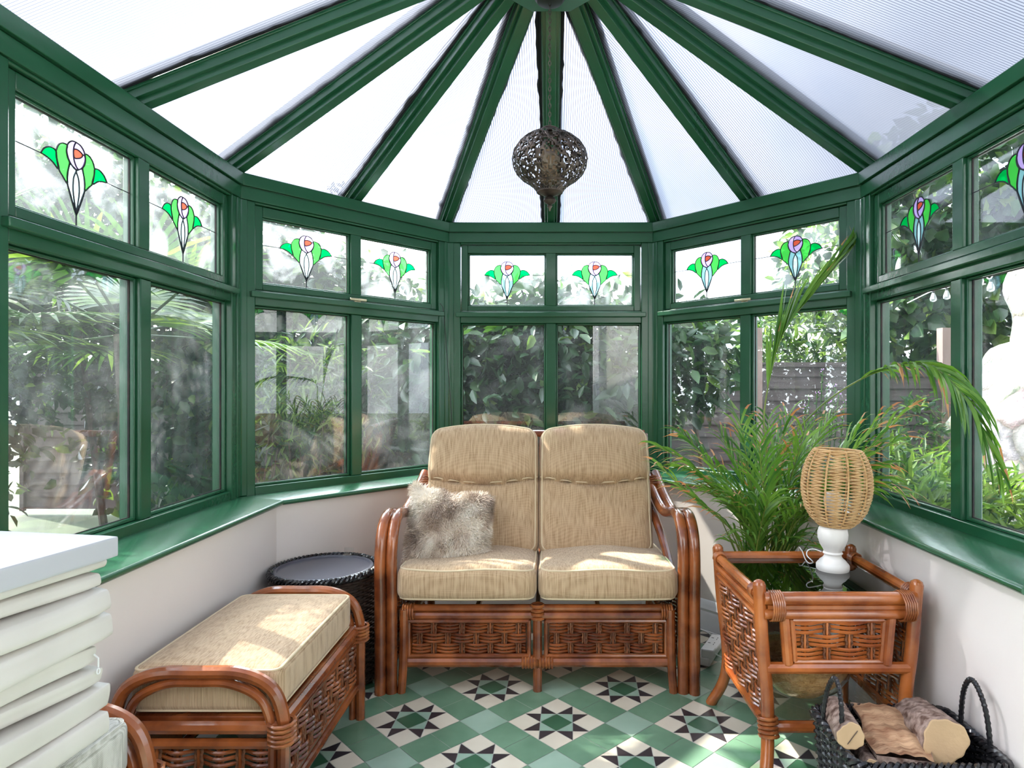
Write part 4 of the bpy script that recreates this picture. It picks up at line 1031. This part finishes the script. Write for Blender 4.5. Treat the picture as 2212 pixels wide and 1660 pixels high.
while zc > zz(282):
    pts = [Vector((.0042*math.cos(t_), 0, .0095*math.sin(t_))) for t_ in [2*PI*q/10 for q in range(10)]]
    if i % 2: pts = [Vector((0, p.x, p.z)) for p in pts]
    a.tube([p+Vector((0, 0, zc)) for p in pts], .0014, 5, closed=True); zc -= .0150; i += 1
a.lathe([(.010, zz(282)), (.010, zz(274)), (.004, zz(270))], seg=12); a.build('chain', M['lantern'], pend)

# power strip, cables ------------------------------------------------------------------
PS = PZ(1535, 1404, .02); ps = thing('extension_lead', 'white extension lead on the floor between the loveseat and side table', 'extension lead', Vector((PS.x, PS.y, 0)), math.radians(62))
a = MB(); a.box((-.15, -.032, .002), (.15, .032, .038)); a.build('socket_block', M['plastic'], ps, bevel=.005)
for i in range(4):
    x = -.10+i*.066; a = MB()
    for dx, dy, w_, h_ in ((0, .014, .003, .006), (-.010, -.008, .005, .002), (.010, -.008, .005, .002)): a.box((x+dx-w_, dy-h_, .0375), (x+dx+w_, dy+h_, .0388))
    a.box((x-.025, -.024, .0370), (x+.025, .024, .0383), 1); a.build('socket', [M['black'], M['plastic']], ps)
a = MB(); a.box((-.145, -.05, .036), (-.095, .01, .075)); a.build('plug', M['plastic'], ps, bevel=.006)
a = MB(); a.tube(smooth_path([(-.12, -.05, .055), (-.12, -.09, .04), (-.09, -.12, .01), (-.03, -.12, .006), (.01, -.08, .006), (.06, -.05, .006)], 6), .0032, 6)
a.tube(smooth_path([(.15, 0, .02), (.2, .03, .006), (.26, .10, .006)], 6), .0032, 6); a.build('cable', M['plastic'], ps)
cb = MB(); cb.tube(smooth_path([(.60, 3.52, .006), (.72, 3.36, .006), (.85, 3.21, .006), (1.0, 3.05, .006), (1.12, 2.9, .006)], 5), .004, 6)
tag(cb.build('floor_cable', M['plastic']), 'white cable lying closest to the foot of the right skirting', 'cable'); cb = MB()
cb.tube(smooth_path([(.60, 3.49, .006), (.72, 3.33, .006), (.85, 3.185, .006), (1.0, 3.02, .006), (1.10, 2.88, .006)], 5), .004, 6)
tag(cb.build('floor_cable', M['plastic']), 'white cable lying farther from the right skirting, beside its twin', 'cable')
cb = MB(); cb.tube(smooth_path([P(950, 655, 3.74), P(958, 670, 3.76), P(962, 720, 3.76), P(968, 800, 3.76), P(973, 860, 3.76), P(977, 935, 3.76), P(978, 1010, 3.76)], 6), .0018, 5)
tag(cb.build('hanging_wire', M['black']), 'thin dark wire hanging down the post left of the middle window', 'wire')

# ---------------------------------------------------------------- indoor palm
PB = Vector((.905, 2.735, 0)); palm = thing('potted_areca_palm', 'potted areca palm with browning tips behind the side table', 'potted plant', PB)
a = MB(); a.lathe([(0, 0), (.10, 0), (.125, .12), (.145, .30), (.155, .335), (.150, .345), (.138, .335), (.128, .30), (0, .30)], seg=36); a.build('pot', M['pot'], palm, angle=60)
a = MB(); a.lathe([(.129, .305), (.06, .318), (0, .32)], seg=24); a.build('soil', M['soil'], palm)
rg = random.Random(11)
def strip(mb, pts, w, side, mis, fold=.3):
    """tapering leaf blade along pts; side = width direction; mis = material index per segment"""
    n = len(pts)-1; vs = []
    for i, p in enumerate(pts):
        t = i/n; k_ = w*(math.sin(PI*min(1, .12+t*.88))**.6 if i < n else .0)
        up = Vector((0, 0, 1))*k_*fold
        vs += [p-side*k_+up, p, p+side*k_+up]
    for i in range(n):
        b = 3*i; mb.add([], [], 0)
        base = mb.n
        mb.v.extend([tuple(v) for v in vs[b:b+6]]); mb.n += 6
        mb.f.extend([(base, base+1, base+4, base+3), (base+1, base+2, base+5, base+4)]); mb.m.extend([mis[i]]*2)
def frond(ctrl, nl=26, ll=.20, start=.35, dry=.15, w=.0054, droop=.5, closedness=.75, name='frond', bare=False):
    path = smooth_path(ctrl, 10); mb = MB(); n = len(path)
    mb.tube(path, lambda t: .0048*(1-t*.75), 6, mi=3)
    cum = [0]
    for i in range(1, n): cum.append(cum[-1]+(path[i]-path[i-1]).length)
    tot = cum[-1]
    def at(s_):
        s_ = max(0, min(tot, s_)); i = 1
        while i < n-1 and cum[i] < s_: i += 1
        t = (s_-cum[i-1])/max(1e-6, cum[i]-cum[i-1]); return path[i-1].lerp(path[i], t), (path[i]-path[i-1]).normalized()
    for k_ in range(nl):
        f = k_/(nl-1); s_ = tot*(start+(1-start)*f*.99); p, tg = at(s_)
        sd = tg.cross(Vector((0, 0, 1))); sd = sd.normalized() if sd.length > .2 else tg.orthogonal().normalized()
        L_ = ll*(.55+.75*math.sin(PI*min(1, .15+f*.8)))*rg.uniform(.85, 1.1)
        for s2 in (-1, 1):
            up_ = sd.cross(tg); d = (sd*s2*(1-closedness*.75)+tg*(.5+closedness*.6)*(1 if f > .05 else .8)+up_*.18*rg.uniform(.3, 1.3)+Vector((rg.gauss(0, .06), rg.gauss(0, .06), 0))).normalized()
            pts = [p]; q = p.copy(); m_ = 5; dd = d.copy(); isdry = rg.random() < dry; mis = []
            mat0 = 0 if rg.random() < .65 else 1
            for j in range(m_):
                dd = (dd+Vector((0, 0, -1))*droop*(.10+.16*j)*rg.uniform(.6, 1.3)).normalized(); q = q+dd*(L_/m_); pts.append(q.copy())
                mis.append(2 if (isdry and j >= m_-2) or (rg.random() < .18 and j == m_-1) else mat0)
            blade_side = (dd.cross(d.cross(sd*s2)) if False else tg.cross(d)); blade_side = blade_side.normalized() if blade_side.length > .1 else Vector((0, 0, 1))
            bs = d.cross(blade_side).normalized()
            strip(mb, pts, w*rg.uniform(.8, 1.15), bs if rg.random() < .7 else blade_side, mis)
    # keep everything on the room's side of the glass
    o = []
    for v in mb.v:
        x, y, z = v
        if z < .76 and z > .70: pass
        lim = C2X-.03 if z > .75 else C2X-.245
        x = min(x, lim)
        dmax = -.02 if z > .75 else -.235
        nn = (.7421*(x-C2X)+.6703*(y-C2Y))
        if nn > dmax: x -= .7421*(nn-dmax); y -= .6703*(nn-dmax)
        if y > D1-.03: y = D1-.03
        o.append((x, y, z))
    mb.v = o
    ob = wpart(mb, name, [M['leaf'], M['leaf_dark'], M['leaf_dry'], M['stem']], palm, angle=80); return ob
def base(): return PB+Vector((rg.uniform(-.07, .07), rg.uniform(-.07, .07), .31))
# the two big fronds
frond([base(), P(1655, 1000, 2.72), P(1652, 880, 2.74), P(1690, 725, 2.78), P(1760, 630, 2.85), P(1830, 545, 2.90)], nl=26, ll=.26, start=.55, dry=0, closedness=1.3, droop=.10, w=.007, name='tall_frond')
frond([base(), P(1690, 1000, 2.70), P(1760, 890, 2.66), P(1875, 812, 2.58), P(1985, 785, 2.26), P(2065, 835, 2.06), P(2120, 925, 1.98), P(2160, 1020, 1.93)], nl=36, ll=.19, start=.56, dry=.18, droop=.8, closedness=.9, w=.0060, name='arching_frond')
F = [ # end point px,py,Y ; mid lift ; leaflet length ; dryness
 (1420,965,2.85,.10,.17,.55),(1432,1015,2.6,.05,.16,.5),(1475,940,2.95,.10,.17,.4),(1520,985,2.55,.08,.17,.2),(1560,945,2.8,.08,.17,.2),
 (1600,915,2.85,.08,.17,.3),(1640,950,2.55,.05,.16,.2),(1700,905,2.75,.07,.17,.5),(1740,925,2.6,.05,.16,.5),(1790,905,2.8,.05,.17,.4),
 (1850,935,2.65,.05,.18,.3),(1905,905,2.5,.05,.17,.6),(1965,880,2.35,.05,.17,.8),(1930,955,2.3,.07,.17,.4),(1900,1010,2.45,.10,.18,.5),
 (1935,1060,2.35,.14,.17,.6),(1870,1060,2.55,.12,.18,.1),(1820,1000,2.75,.08,.18,.1),(1760,1000,2.85,.05,.18,.1),(1690,1010,2.9,.04,.18,.1),
 (1620,1030,2.9,.05,.17,.1),(1550,1050,2.75,.08,.17,.1),(1500,1060,2.7,.10,.16,.2),(1580,1090,2.6,.08,.14,.1),(1660,1080,2.5,.06,.15,.0),(1740,1090,2.5,.08,.16,.0),
 (1800,1110,2.62,.12,.17,.0),(1470,1010,2.72,.10,.16,.3),(1720,960,2.95,.04,.17,.2),(1660,905,3.0,.05,.17,.3)]
for (px, py, Y, lift, ll, dry) in F:
    b = base(); e = P(px, py, Y); m1 = b.lerp(e, .42)+Vector((0, 0, lift+.03)); m1.x = b.x+(m1.x-b.x)*.7; m2 = b.lerp(e, .75)+Vector((0, 0, lift))
    frond([b, b.lerp(m1, .5)+Vector((0, 0, .03)), m1, m2, e], nl=15, ll=ll*1.05, start=.45, dry=dry, droop=.55)
for (px, py, Y) in ((1575,1170,2.7),(1765,1180,2.6),(1735,1160,2.7),(1700,1165,2.55),(1610,1150,2.55)):
    b = base(); e = P(px, py, Y); frond([b, b.lerp(e, .5)+Vector((0, 0, .10)), e], nl=7, ll=.14, start=.5, dry=0, droop=.6)
a = MB()
for i in range(46):
    b = base(); t_ = rg.uniform(0, 6.28); r_ = rg.uniform(.03, .22); a.tube(smooth_path([b, b+Vector((math.cos(t_)*r_*.3, math.sin(t_)*r_*.2, .16)), b+Vector((math.cos(t_)*r_*.9, math.sin(t_)*r_*.4-.02, rg.uniform(.28, .46)))], 4), lambda t: .0042*(1-.5*t), 5)
wpart(a, 'stem', M['stem'], palm)

# ---------------------------------------------------------------- garden
def leaves(blobs, n, L, Wd, seed, up=.4, droop=.3, shell=.75, fan=False):
    """n leaf blades scattered through ellipsoids blobs=(cx,cy,cz,rx,ry,rz); returns verts, faces, material index"""
    r = np.random.default_rng(seed); blobs = np.array(blobs, float); vol = blobs[:, 3]*blobs[:, 5]; pk = r.choice(len(blobs), n, p=vol/vol.sum()); B = blobs[pk]
    d = r.normal(size=(n, 3)); d /= np.linalg.norm(d, axis=1)[:, None]; rad = shell+(1-shell)*r.random(n)**.5; rad *= 1+.10*r.normal(size=n)
    P0 = B[:, :3]+d*B[:, 3:]*rad[:, None]
    dr = d*.8+r.normal(size=(n, 3))*.75+np.array([0, 0, -droop]); dr /= np.linalg.norm(dr, axis=1)[:, None]
    nr = d*.6+np.array([0, 0, up])+r.normal(size=(n, 3))*.5; sd = np.cross(dr, nr); sd /= (np.linalg.norm(sd, axis=1)[:, None]+1e-9); nn = np.cross(sd, dr)
    s = (L*(.65+.7*r.random(n)))[:, None]; w = s*Wd
    V = np.stack([P0, P0+dr*s*.30-sd*w+nn*w*.3, P0+dr*s*.68-sd*w*.85+nn*w*.25, P0+dr*s-nn*s*.10, P0+dr*s*.68+sd*w*.85+nn*w*.25, P0+dr*s*.30+sd*w+nn*w*.3], 1).reshape(-1, 3)
    b = np.arange(n)*6; Fc = np.concatenate([np.stack([b, b+1, b+2, b+3], 1), np.stack([b, b+3, b+4, b+5], 1)])
    return V, Fc, r
def shrub(name, label, cat, loc, blobs, n, L, Wd, seed, mats, wts, stems=4, droop=.3, group=None, shell=.75, sub='foliage', stem_h=None):
    root = thing(name, label, cat, loc, group=group); V, Fc, r = leaves(blobs, n, L, Wd, seed, droop=droop, shell=shell)
    V = V-np.array(tuple(loc)); me = bpy.data.meshes.new(sub); me.from_pydata(V.tolist(), [], Fc.tolist())
    for m in mats: me.materials.append(m)
    mi = r.choice(len(mats), n, p=np.array(wts)/sum(wts)); me.polygons.foreach_set('material_index', np.concatenate([mi, mi])); me.polygons.foreach_set('use_smooth', [True]*len(Fc)); me.update()
    o = bpy.data.objects.new(sub, me); COL.objects.link(o); o.parent = root
    tr = MB(); rn = random.Random(seed)
    for k_ in range(stems):
        bl = blobs[rn.randrange(len(blobs))]; b0 = Vector((bl[0]+rn.uniform(-.3, .3)*bl[3], bl[1]+rn.uniform(-.3, .3)*bl[4], -.16))
        e = Vector((bl[0]+rn.uniform(-.5, .5)*bl[3], bl[1]+rn.uniform(-.3, .3)*bl[4], bl[2]+rn.uniform(.0, .4)*bl[5]))
        tr.tube([v-Vector(loc) for v in smooth_path([b0, b0.lerp(e, .5)+Vector((rn.uniform(-.12, .12), 0, 0)), e], 4)], lambda t: (stem_h or .035)*(1-.7*t), 6)
    tr.build('trunk', M['bark'], root); return root
LU = [M['lush'], M['lush_mid'], M['lush_bright']]
# rhododendron behind the middle window
shrub('rhododendron', 'large dark glossy leaved shrub filling the middle window', 'shrub', (0, 5.4, -.16),
      [(-.8,5.4,1.35,.75,.5,.70),(0,5.3,1.55,.7,.5,.60),(.75,5.3,1.45,.65,.5,.62),(-1.4,5.6,1.2,.6,.5,.75),(.2,5.2,1.05,.5,.4,.45),(-.4,5.2,1.0,.5,.4,.4),(1.25,5.4,1.5,.38,.4,.45),(-.3,5.6,1.4,1.3,.35,.6)], 12500, .125, .21, 1, LU, [7, 3, .5], stems=7, droop=.5, shell=.3)
# climbing hedge seen through the front-left window
shrub('climbing_hedge', 'tall dark hedge behind the front left window', 'hedge', (-2.6, 6.6, -.16),
      [(-2.0,6.3,1.0,.7,.5,1.1),(-2.8,6.2,1.3,.8,.6,1.35),(-3.6,6.0,1.5,.8,.7,1.6),(-2.3,6.6,2.2,.6,.5,.45),(-3.1,6.4,2.5,.8,.6,.75),(-3.9,5.6,2.6,.8,.7,.9),(-2.6,6.4,1.7,1.3,.5,.9),(-1.6,6.4,1.3,.6,.4,1.2)], 15000, .12, .28, 2, LU, [5, 3, 1], stems=6, droop=.5, shell=.25)
shrub('bamboo_clump', 'feathery yellow green bamboo in front of the hedge at front left', 'bamboo', (-1.75, 5.0, -.16),
      [(-1.9,5.0,1.35,.35,.3,.35),(-1.6,5.1,1.1,.35,.3,.4),(-2.1,5.0,.8,.4,.3,.5)], 1500, .13, .07, 3, LU, [1, 3, 3], stems=8, droop=.7, stem_h=.012)
# trees on the left
shrub('leafy_tree', 'sunlit tree with sky showing through it left of the conservatory', 'tree', (-4.6, 4.6, -.16),
      [(-4.6,3.2,1.3,.8,1.0,1.5),(-4.7,4.6,1.3,.8,1.0,1.5),(-4.6,3.4,3.0,.7,.9,.7),(-4.6,4.8,3.1,.8,1.0,.8),(-4.4,2.2,1.5,.7,.8,1.5),(-4.5,6.0,2.6,.7,.9,1.0),(-4.6,4.0,2.3,.8,1.5,.8),(-4.8,1.2,1.6,.8,1.0,1.7),(-4.7,5.4,1.7,.9,1.2,.9),(-4.8,3.9,1.4,.8,1.0,1.2),(-5.2,4.6,2.0,.8,2.2,1.2),(-4.8,0,1.6,.8,1.0,1.7)], 26000, .105, .28, 4, LU, [5, 3, 1], stems=7, shell=.25)
# right of the middle, beyond the fence
shrub('fern_bank', 'bright ferny bushes above the fence on the right', 'shrub', (4.2, 8.6, -.16),
      [(3.0,8.5,1.2,.7,.5,.7),(3.6,8.6,1.5,1.0,.5,1.1),(4.8,8.7,1.6,1.0,.5,1.3)], 6500, .16, .13, 5, LU, [1.5, 4, 4], stems=6, droop=.5)
shrub('garden_tree', 'pale green tree rising above the ferny bushes at right', 'tree', (5.2, 9.6, -.16),
      [(4.4,9.6,3.1,.9,.7,1.0),(5.6,9.6,3.4,1.0,.7,1.3),(6.5,9.4,2.8,.9,.7,1.3)], 5500, .15, .25, 6, LU, [2, 4, 3], stems=5)
shrub('sycamore_tree', 'dark broad leaved sycamore outside the right hand window', 'tree', (5.3, 7.7, -.16),
      [(4.6,7.9,2.2,.8,.6,1.0),(5.5,7.8,2.2,.9,.6,1.3),(5.1,7.8,3.6,1.3,.7,1.1),(6.5,7.6,3.0,1.0,.7,1.7),(7.4,8.0,2.4,.9,.7,2.0)], 6500, .19, .40, 7, LU, [5, 4, .8], stems=6, shell=.6)
shrub('sapling', 'soft grey green sapling low in front of the dark fence', 'shrub', (3.8, 6.5, -.16), [(3.8,6.6,.6,.25,.2,.55)], 500, .08, .2, 8, LU, [2, 3, 0.5], stems=3, stem_h=.01)
shrub('bright_bamboo', 'sunlit lime green bamboo leaves low outside the right hand window', 'bamboo', (2.1, 3.5, -.16),
      [(2.0,3.5,.55,.30,.35,.35),(2.35,3.6,.5,.3,.3,.30),(1.85,3.3,.35,.25,.3,.40),(2.6,3.7,.4,.3,.3,.3)], 2600, .13, .085, 9, LU, [.3, 2, 6], stems=10, droop=.2, stem_h=.008)
# fence
fence = thing('timber_fence', 'dark brown stained lap panel fence beyond the garden', 'fence', (2.5, 7.08, -.16))
for i, (x0, x1) in enumerate(((-5.85, -4.0), (-3.9, -1.97), (-1.87, .13), (.23, 2.21), (2.33, 4.30), (4.42, 6.4))):
    a = MB()
    nb = 12
    for k_ in range(nb):
        z = -.1+k_*.133; a.add([(x0, 7.06, z), (x1, 7.06, z), (x1, 7.085, z+.15), (x0, 7.085, z+.15), (x0, 7.075, z), (x1, 7.075, z), (x1, 7.095, z+.15), (x0, 7.095, z+.15)], [(0,1,2,3),(4,7,6,5),(0,4,5,1),(3,2,6,7),(0,3,7,4),(1,5,6,2)])
    a.box((x0, 7.03, -.12), (x0+.045, 7.07, 1.5)); a.box((x1-.045, 7.03, -.12), (x1, 7.07, 1.5)); a.box((x0, 7.03, 1.47), (x1, 7.11, 1.52))
    wpart(a, 'lap_panel', M['fence'], fence)
for x in (-3.95, -1.92, .18, 2.27, 4.36):
    wpart(MB().box((x-.055, 7.02, -.16), (x+.055, 7.13, 1.90)), 'fence_post', M['fence_post'], fence)
# stone chimney
ST = Vector((5.0, 6.55, -.16)); stone = thing('stone_chimney', 'whitewashed rough stone outdoor chimney at the far right', 'chimney', ST)
def stone_mat():
    m, nt = new_mat('whitewashed rubble stone')
    o = N(nt, 'ShaderNodeOutputMaterial'); b = N(nt, 'ShaderNodeBsdfPrincipled', i_Roughness=.9); tc = N(nt, 'ShaderNodeTexCoord')
    wn = N(nt, 'ShaderNodeTexNoise', i_Scale=3.0); nt.links.new(tc.outputs['Object'], wn.inputs['Vector'])
    mx = N(nt, 'ShaderNodeMixRGB', i_Fac=.12); nt.links.new(tc.outputs['Object'], mx.inputs['Color1']); nt.links.new(wn.outputs['Color'], mx.inputs['Color2'])
    vo = N(nt, 'ShaderNodeTexVoronoi', feature='DISTANCE_TO_EDGE', i_Scale=3.6); nt.links.new(mx.outputs[0], vo.inputs['Vector'])
    vc = N(nt, 'ShaderNodeTexVoronoi', i_Scale=3.6); nt.links.new(mx.outputs[0], vc.inputs['Vector'])
    r = N(nt, 'ShaderNodeValToRGB'); r.color_ramp.elements[0].position = .0; r.color_ramp.elements[1].position = .16; r.color_ramp.elements[0].color = (.15, .14, .125, 1); r.color_ramp.elements[1].color = (.33, .32, .295, 1)
    nt.links.new(vo.outputs['Distance'], r.inputs['Fac']); hs = N(nt, 'ShaderNodeMixRGB', blend_type='MULTIPLY', i_Fac=.25); nt.links.new(r.outputs[0], hs.inputs['Color1']); nt.links.new(vc.outputs['Color'], hs.inputs['Color2']); nt.links.new(hs.outputs[0], b.inputs['Base Color'])
    bp = N(nt, 'ShaderNodeBump', i_Strength=1.0, i_Distance=.08); nt.links.new(r.outputs[0], bp.inputs['Height']); n2 = N(nt, 'ShaderNodeTexNoise', i_Scale=14.0, i_Detail=4.0); nt.links.new(tc.outputs['Object'], n2.inputs['Vector'])
    b2 = N(nt, 'ShaderNodeBump', i_Strength=.6, i_Distance=.05); nt.links.new(n2.outputs['Fac'], b2.inputs['Height']); nt.links.new(bp.outputs[0], b2.inputs['Normal']); nt.links.new(b2.outputs[0], b.inputs['Normal']); nt.links.new(b.outputs[0], o.inputs['Surface']); return m
M['stone'] = stone_mat()
def boulder_fn(s_, amp):
    def f(p): return p+Vector((amp*math.sin(p.z*9+s_)+amp*.6*math.sin(p.y*13+p.z*7), amp*math.sin(p.x*8+p.z*11+s_), amp*.8*math.sin(p.x*9+p.y*7+s_)))
    return f
for nm, c, sz, am in (('chimney_base', (5.35, 6.42, .60), (2.25, 1.1, 1.55), .05), ('chimney_shoulder', (5.40, 6.42, 1.42), (1.75, .95, .55), .05), ('chimney_flue', (5.42, 6.42, 2.15), (1.35, .8, 1.3), .035)):
    vs, fs = rbox(*sz, .28, 16, boulder_fn(c[2]*5, am)); wpart(MB().add([v+Vector(c) for v in vs], fs), nm, M['stone'], stone, angle=80)
# string lights
sl = thing('string_light_wire', 'thin cable of the outdoor string lights at right', 'cable', P(2070, 600, 4.9))
wp_ = [P(1960, 655, 5.6), P(2016, 628, 5.3), P(2045, 622, 5.1), P(2080, 606, 4.95), P(2117, 588, 4.8), P(2140, 603, 4.7), P(2162, 556, 4.6), P(2230, 520, 4.4)]
wpart(MB().tube(smooth_path(wp_, 4), .004, 5), 'cable', M['plastic'], sl)
for i, (q, lb) in enumerate(((1, 'leftmost clear bulb of the outdoor string lights'), (2, 'clear bulb just left of the right window mullion'), (4, 'clear bulb just right of the right window mullion'), (5, 'lowest clear bulb in the far right pane'), (6, 'topmost clear bulb in the far right pane'))):
    c = wp_[q]; b = thing('light_bulb', lb, 'light bulb', c, group='outdoor string lights')
    MB().lathe([(0, 0), (.011, 0), (.011, -.022), (0, -.022)], seg=10).build('bulb_cap', M['black'], b)
    MB().lathe([(.010, -.02), (.016, -.035), (.026, -.065), (.024, -.085), (.010, -.094), (0, -.095)], seg=12).build('bulb', M['bulb_glass'], b)
    MB().tube([(0, 0, -.022), (0, 0, -.07)], .006, 6).build('filament', M['ceramic'], b)
# turquoise pots
for c, lb in ((P(2030, 1048, 4.3), 'turquoise glazed pot left of the right window mullion'), (P(2112, 1050, 4.0), 'turquoise glazed pot seen in the far right pane')):
    b = thing('garden_pot', lb, 'plant pot', Vector((c.x, c.y, -.16)), group='turquoise garden pots')
    t_ = c.z+.16
    MB().lathe([(0, 0), (.09, 0), (.12, t_*.6), (.125, t_), (.105, t_), (.10, t_-.04), (0, t_-.04)], seg=24).build('pot_body', M['blue_pot'], b)
# verbena
vb = thing('verbena', 'tall verbena with small lilac flowers outside the front right window', 'flowering plant', (1.9, 4.5, -.16)); st_ = MB(); fw = MB(); lf = MB()
rn = random.Random(9)
for (px, py) in ((1777,800),(1788,832),(1804,835),(1825,868),(1748,858),(1765,850),(1812,850),(1835,840),(1740,880),(1755,900),(1795,870),(1820,905),(1783,860)):
    e = P(px, py, 4.5+rn.uniform(-.1, .1)); b = Vector((e.x-.12+rn.uniform(-.05, .05), 4.5, .0))
    path = smooth_path([b, b.lerp(e, .6)+Vector((.02, 0, 0)), e], 8); st_.tube(path, .004, 5)
    for q in path[10:]:
        for _ in range(3): lf.tube([q, q+Vector((rn.uniform(-.02, .02), rn.uniform(-.02, .02), rn.uniform(.005, .02)))], .0035, 4)
    for _ in range(5): o_ = Vector((rn.gauss(0, .010), rn.gauss(0, .01), rn.gauss(0, .010))); fw.tube([e+o_*.8, e+o_*.8+Vector((.003, 0, .005))], .0036, 5)
wpart(st_, 'flower_stem', M['lush_mid'], vb); wpart(lf, 'seed_head', M['fabric_grey'] if False else M['leaf_seed'] if 'leaf_seed' in M else M['lush_mid'], vb); wpart(fw, 'flower', M['flower'], vb)
# fan palms on the left
def fan_palm(loc, hz, fans, label, seed):
    root = thing('fan_palm', label, 'palm', loc, group=None); r = random.Random(seed); hd = Vector((0, 0, hz))
    MB().tube(smooth_path([(0, 0, 0), (.04, 0, hz*.5), (0, 0, hz)], 4), .07, 8).build('trunk', M['bark'], root)
    for i in range(fans):
        az = 2*PI*i/fans+r.uniform(-.3, .3); el = r.uniform(-.15, .95); d = Vector((math.cos(az)*math.cos(el), math.sin(az)*math.cos(el), math.sin(el))); stem_e = hd+d*r.uniform(.35, .55)
        mb = MB(); mb.tube([hd, stem_e], .008, 5); side = d.cross(Vector((0, 0, 1))).normalized(); up = side.cross(d)
        for k_ in range(26):
            an = -1.9+3.8*k_/25; dd = (d*math.cos(an)+side*math.sin(an)).normalized(); L_ = .52*(1-.12*abs(an)); q = stem_e.copy(); pts = [q.copy()]
            for j in range(4): dd = (dd+Vector((0, 0, -.07*j))).normalized(); q = q+dd*L_/4; pts.append(q.copy())
            strip(mb, pts, .014, dd.cross(up).normalized(), [0 if r.random() < .7 else 1]*4)
        mb.build('fan_leaf', [M['lush_mid'], M['lush_bright']], root, angle=80)
    return root
fan_palm(Vector((-2.35, 3.55, -.16)), 1.70, 12, 'fan palm with spiky leaves outside the left window, nearer the corner', 21)
fan_palm(Vector((-2.75, 2.55, -.16)), 1.65, 12, 'fan palm with spiky leaves at the far left edge', 22)

# leaf litter caught on the roof edge
q = P(731, 409, 3.40); V, Fc, r = leaves([(q.x, q.y, q.z+.006, .045, .03, .018)], 60, .022, .3, 33)
me = bpy.data.meshes.new('leaf_litter'); me.from_pydata(V.tolist(), [], Fc.tolist()); me.materials.append(M['bark']); me.update()
o = bpy.data.objects.new('leaf_litter', me); COL.objects.link(o); tag(o, 'small dark clump of leaf litter on the roof edge above the front left window', 'leaf litter', kind='stuff')
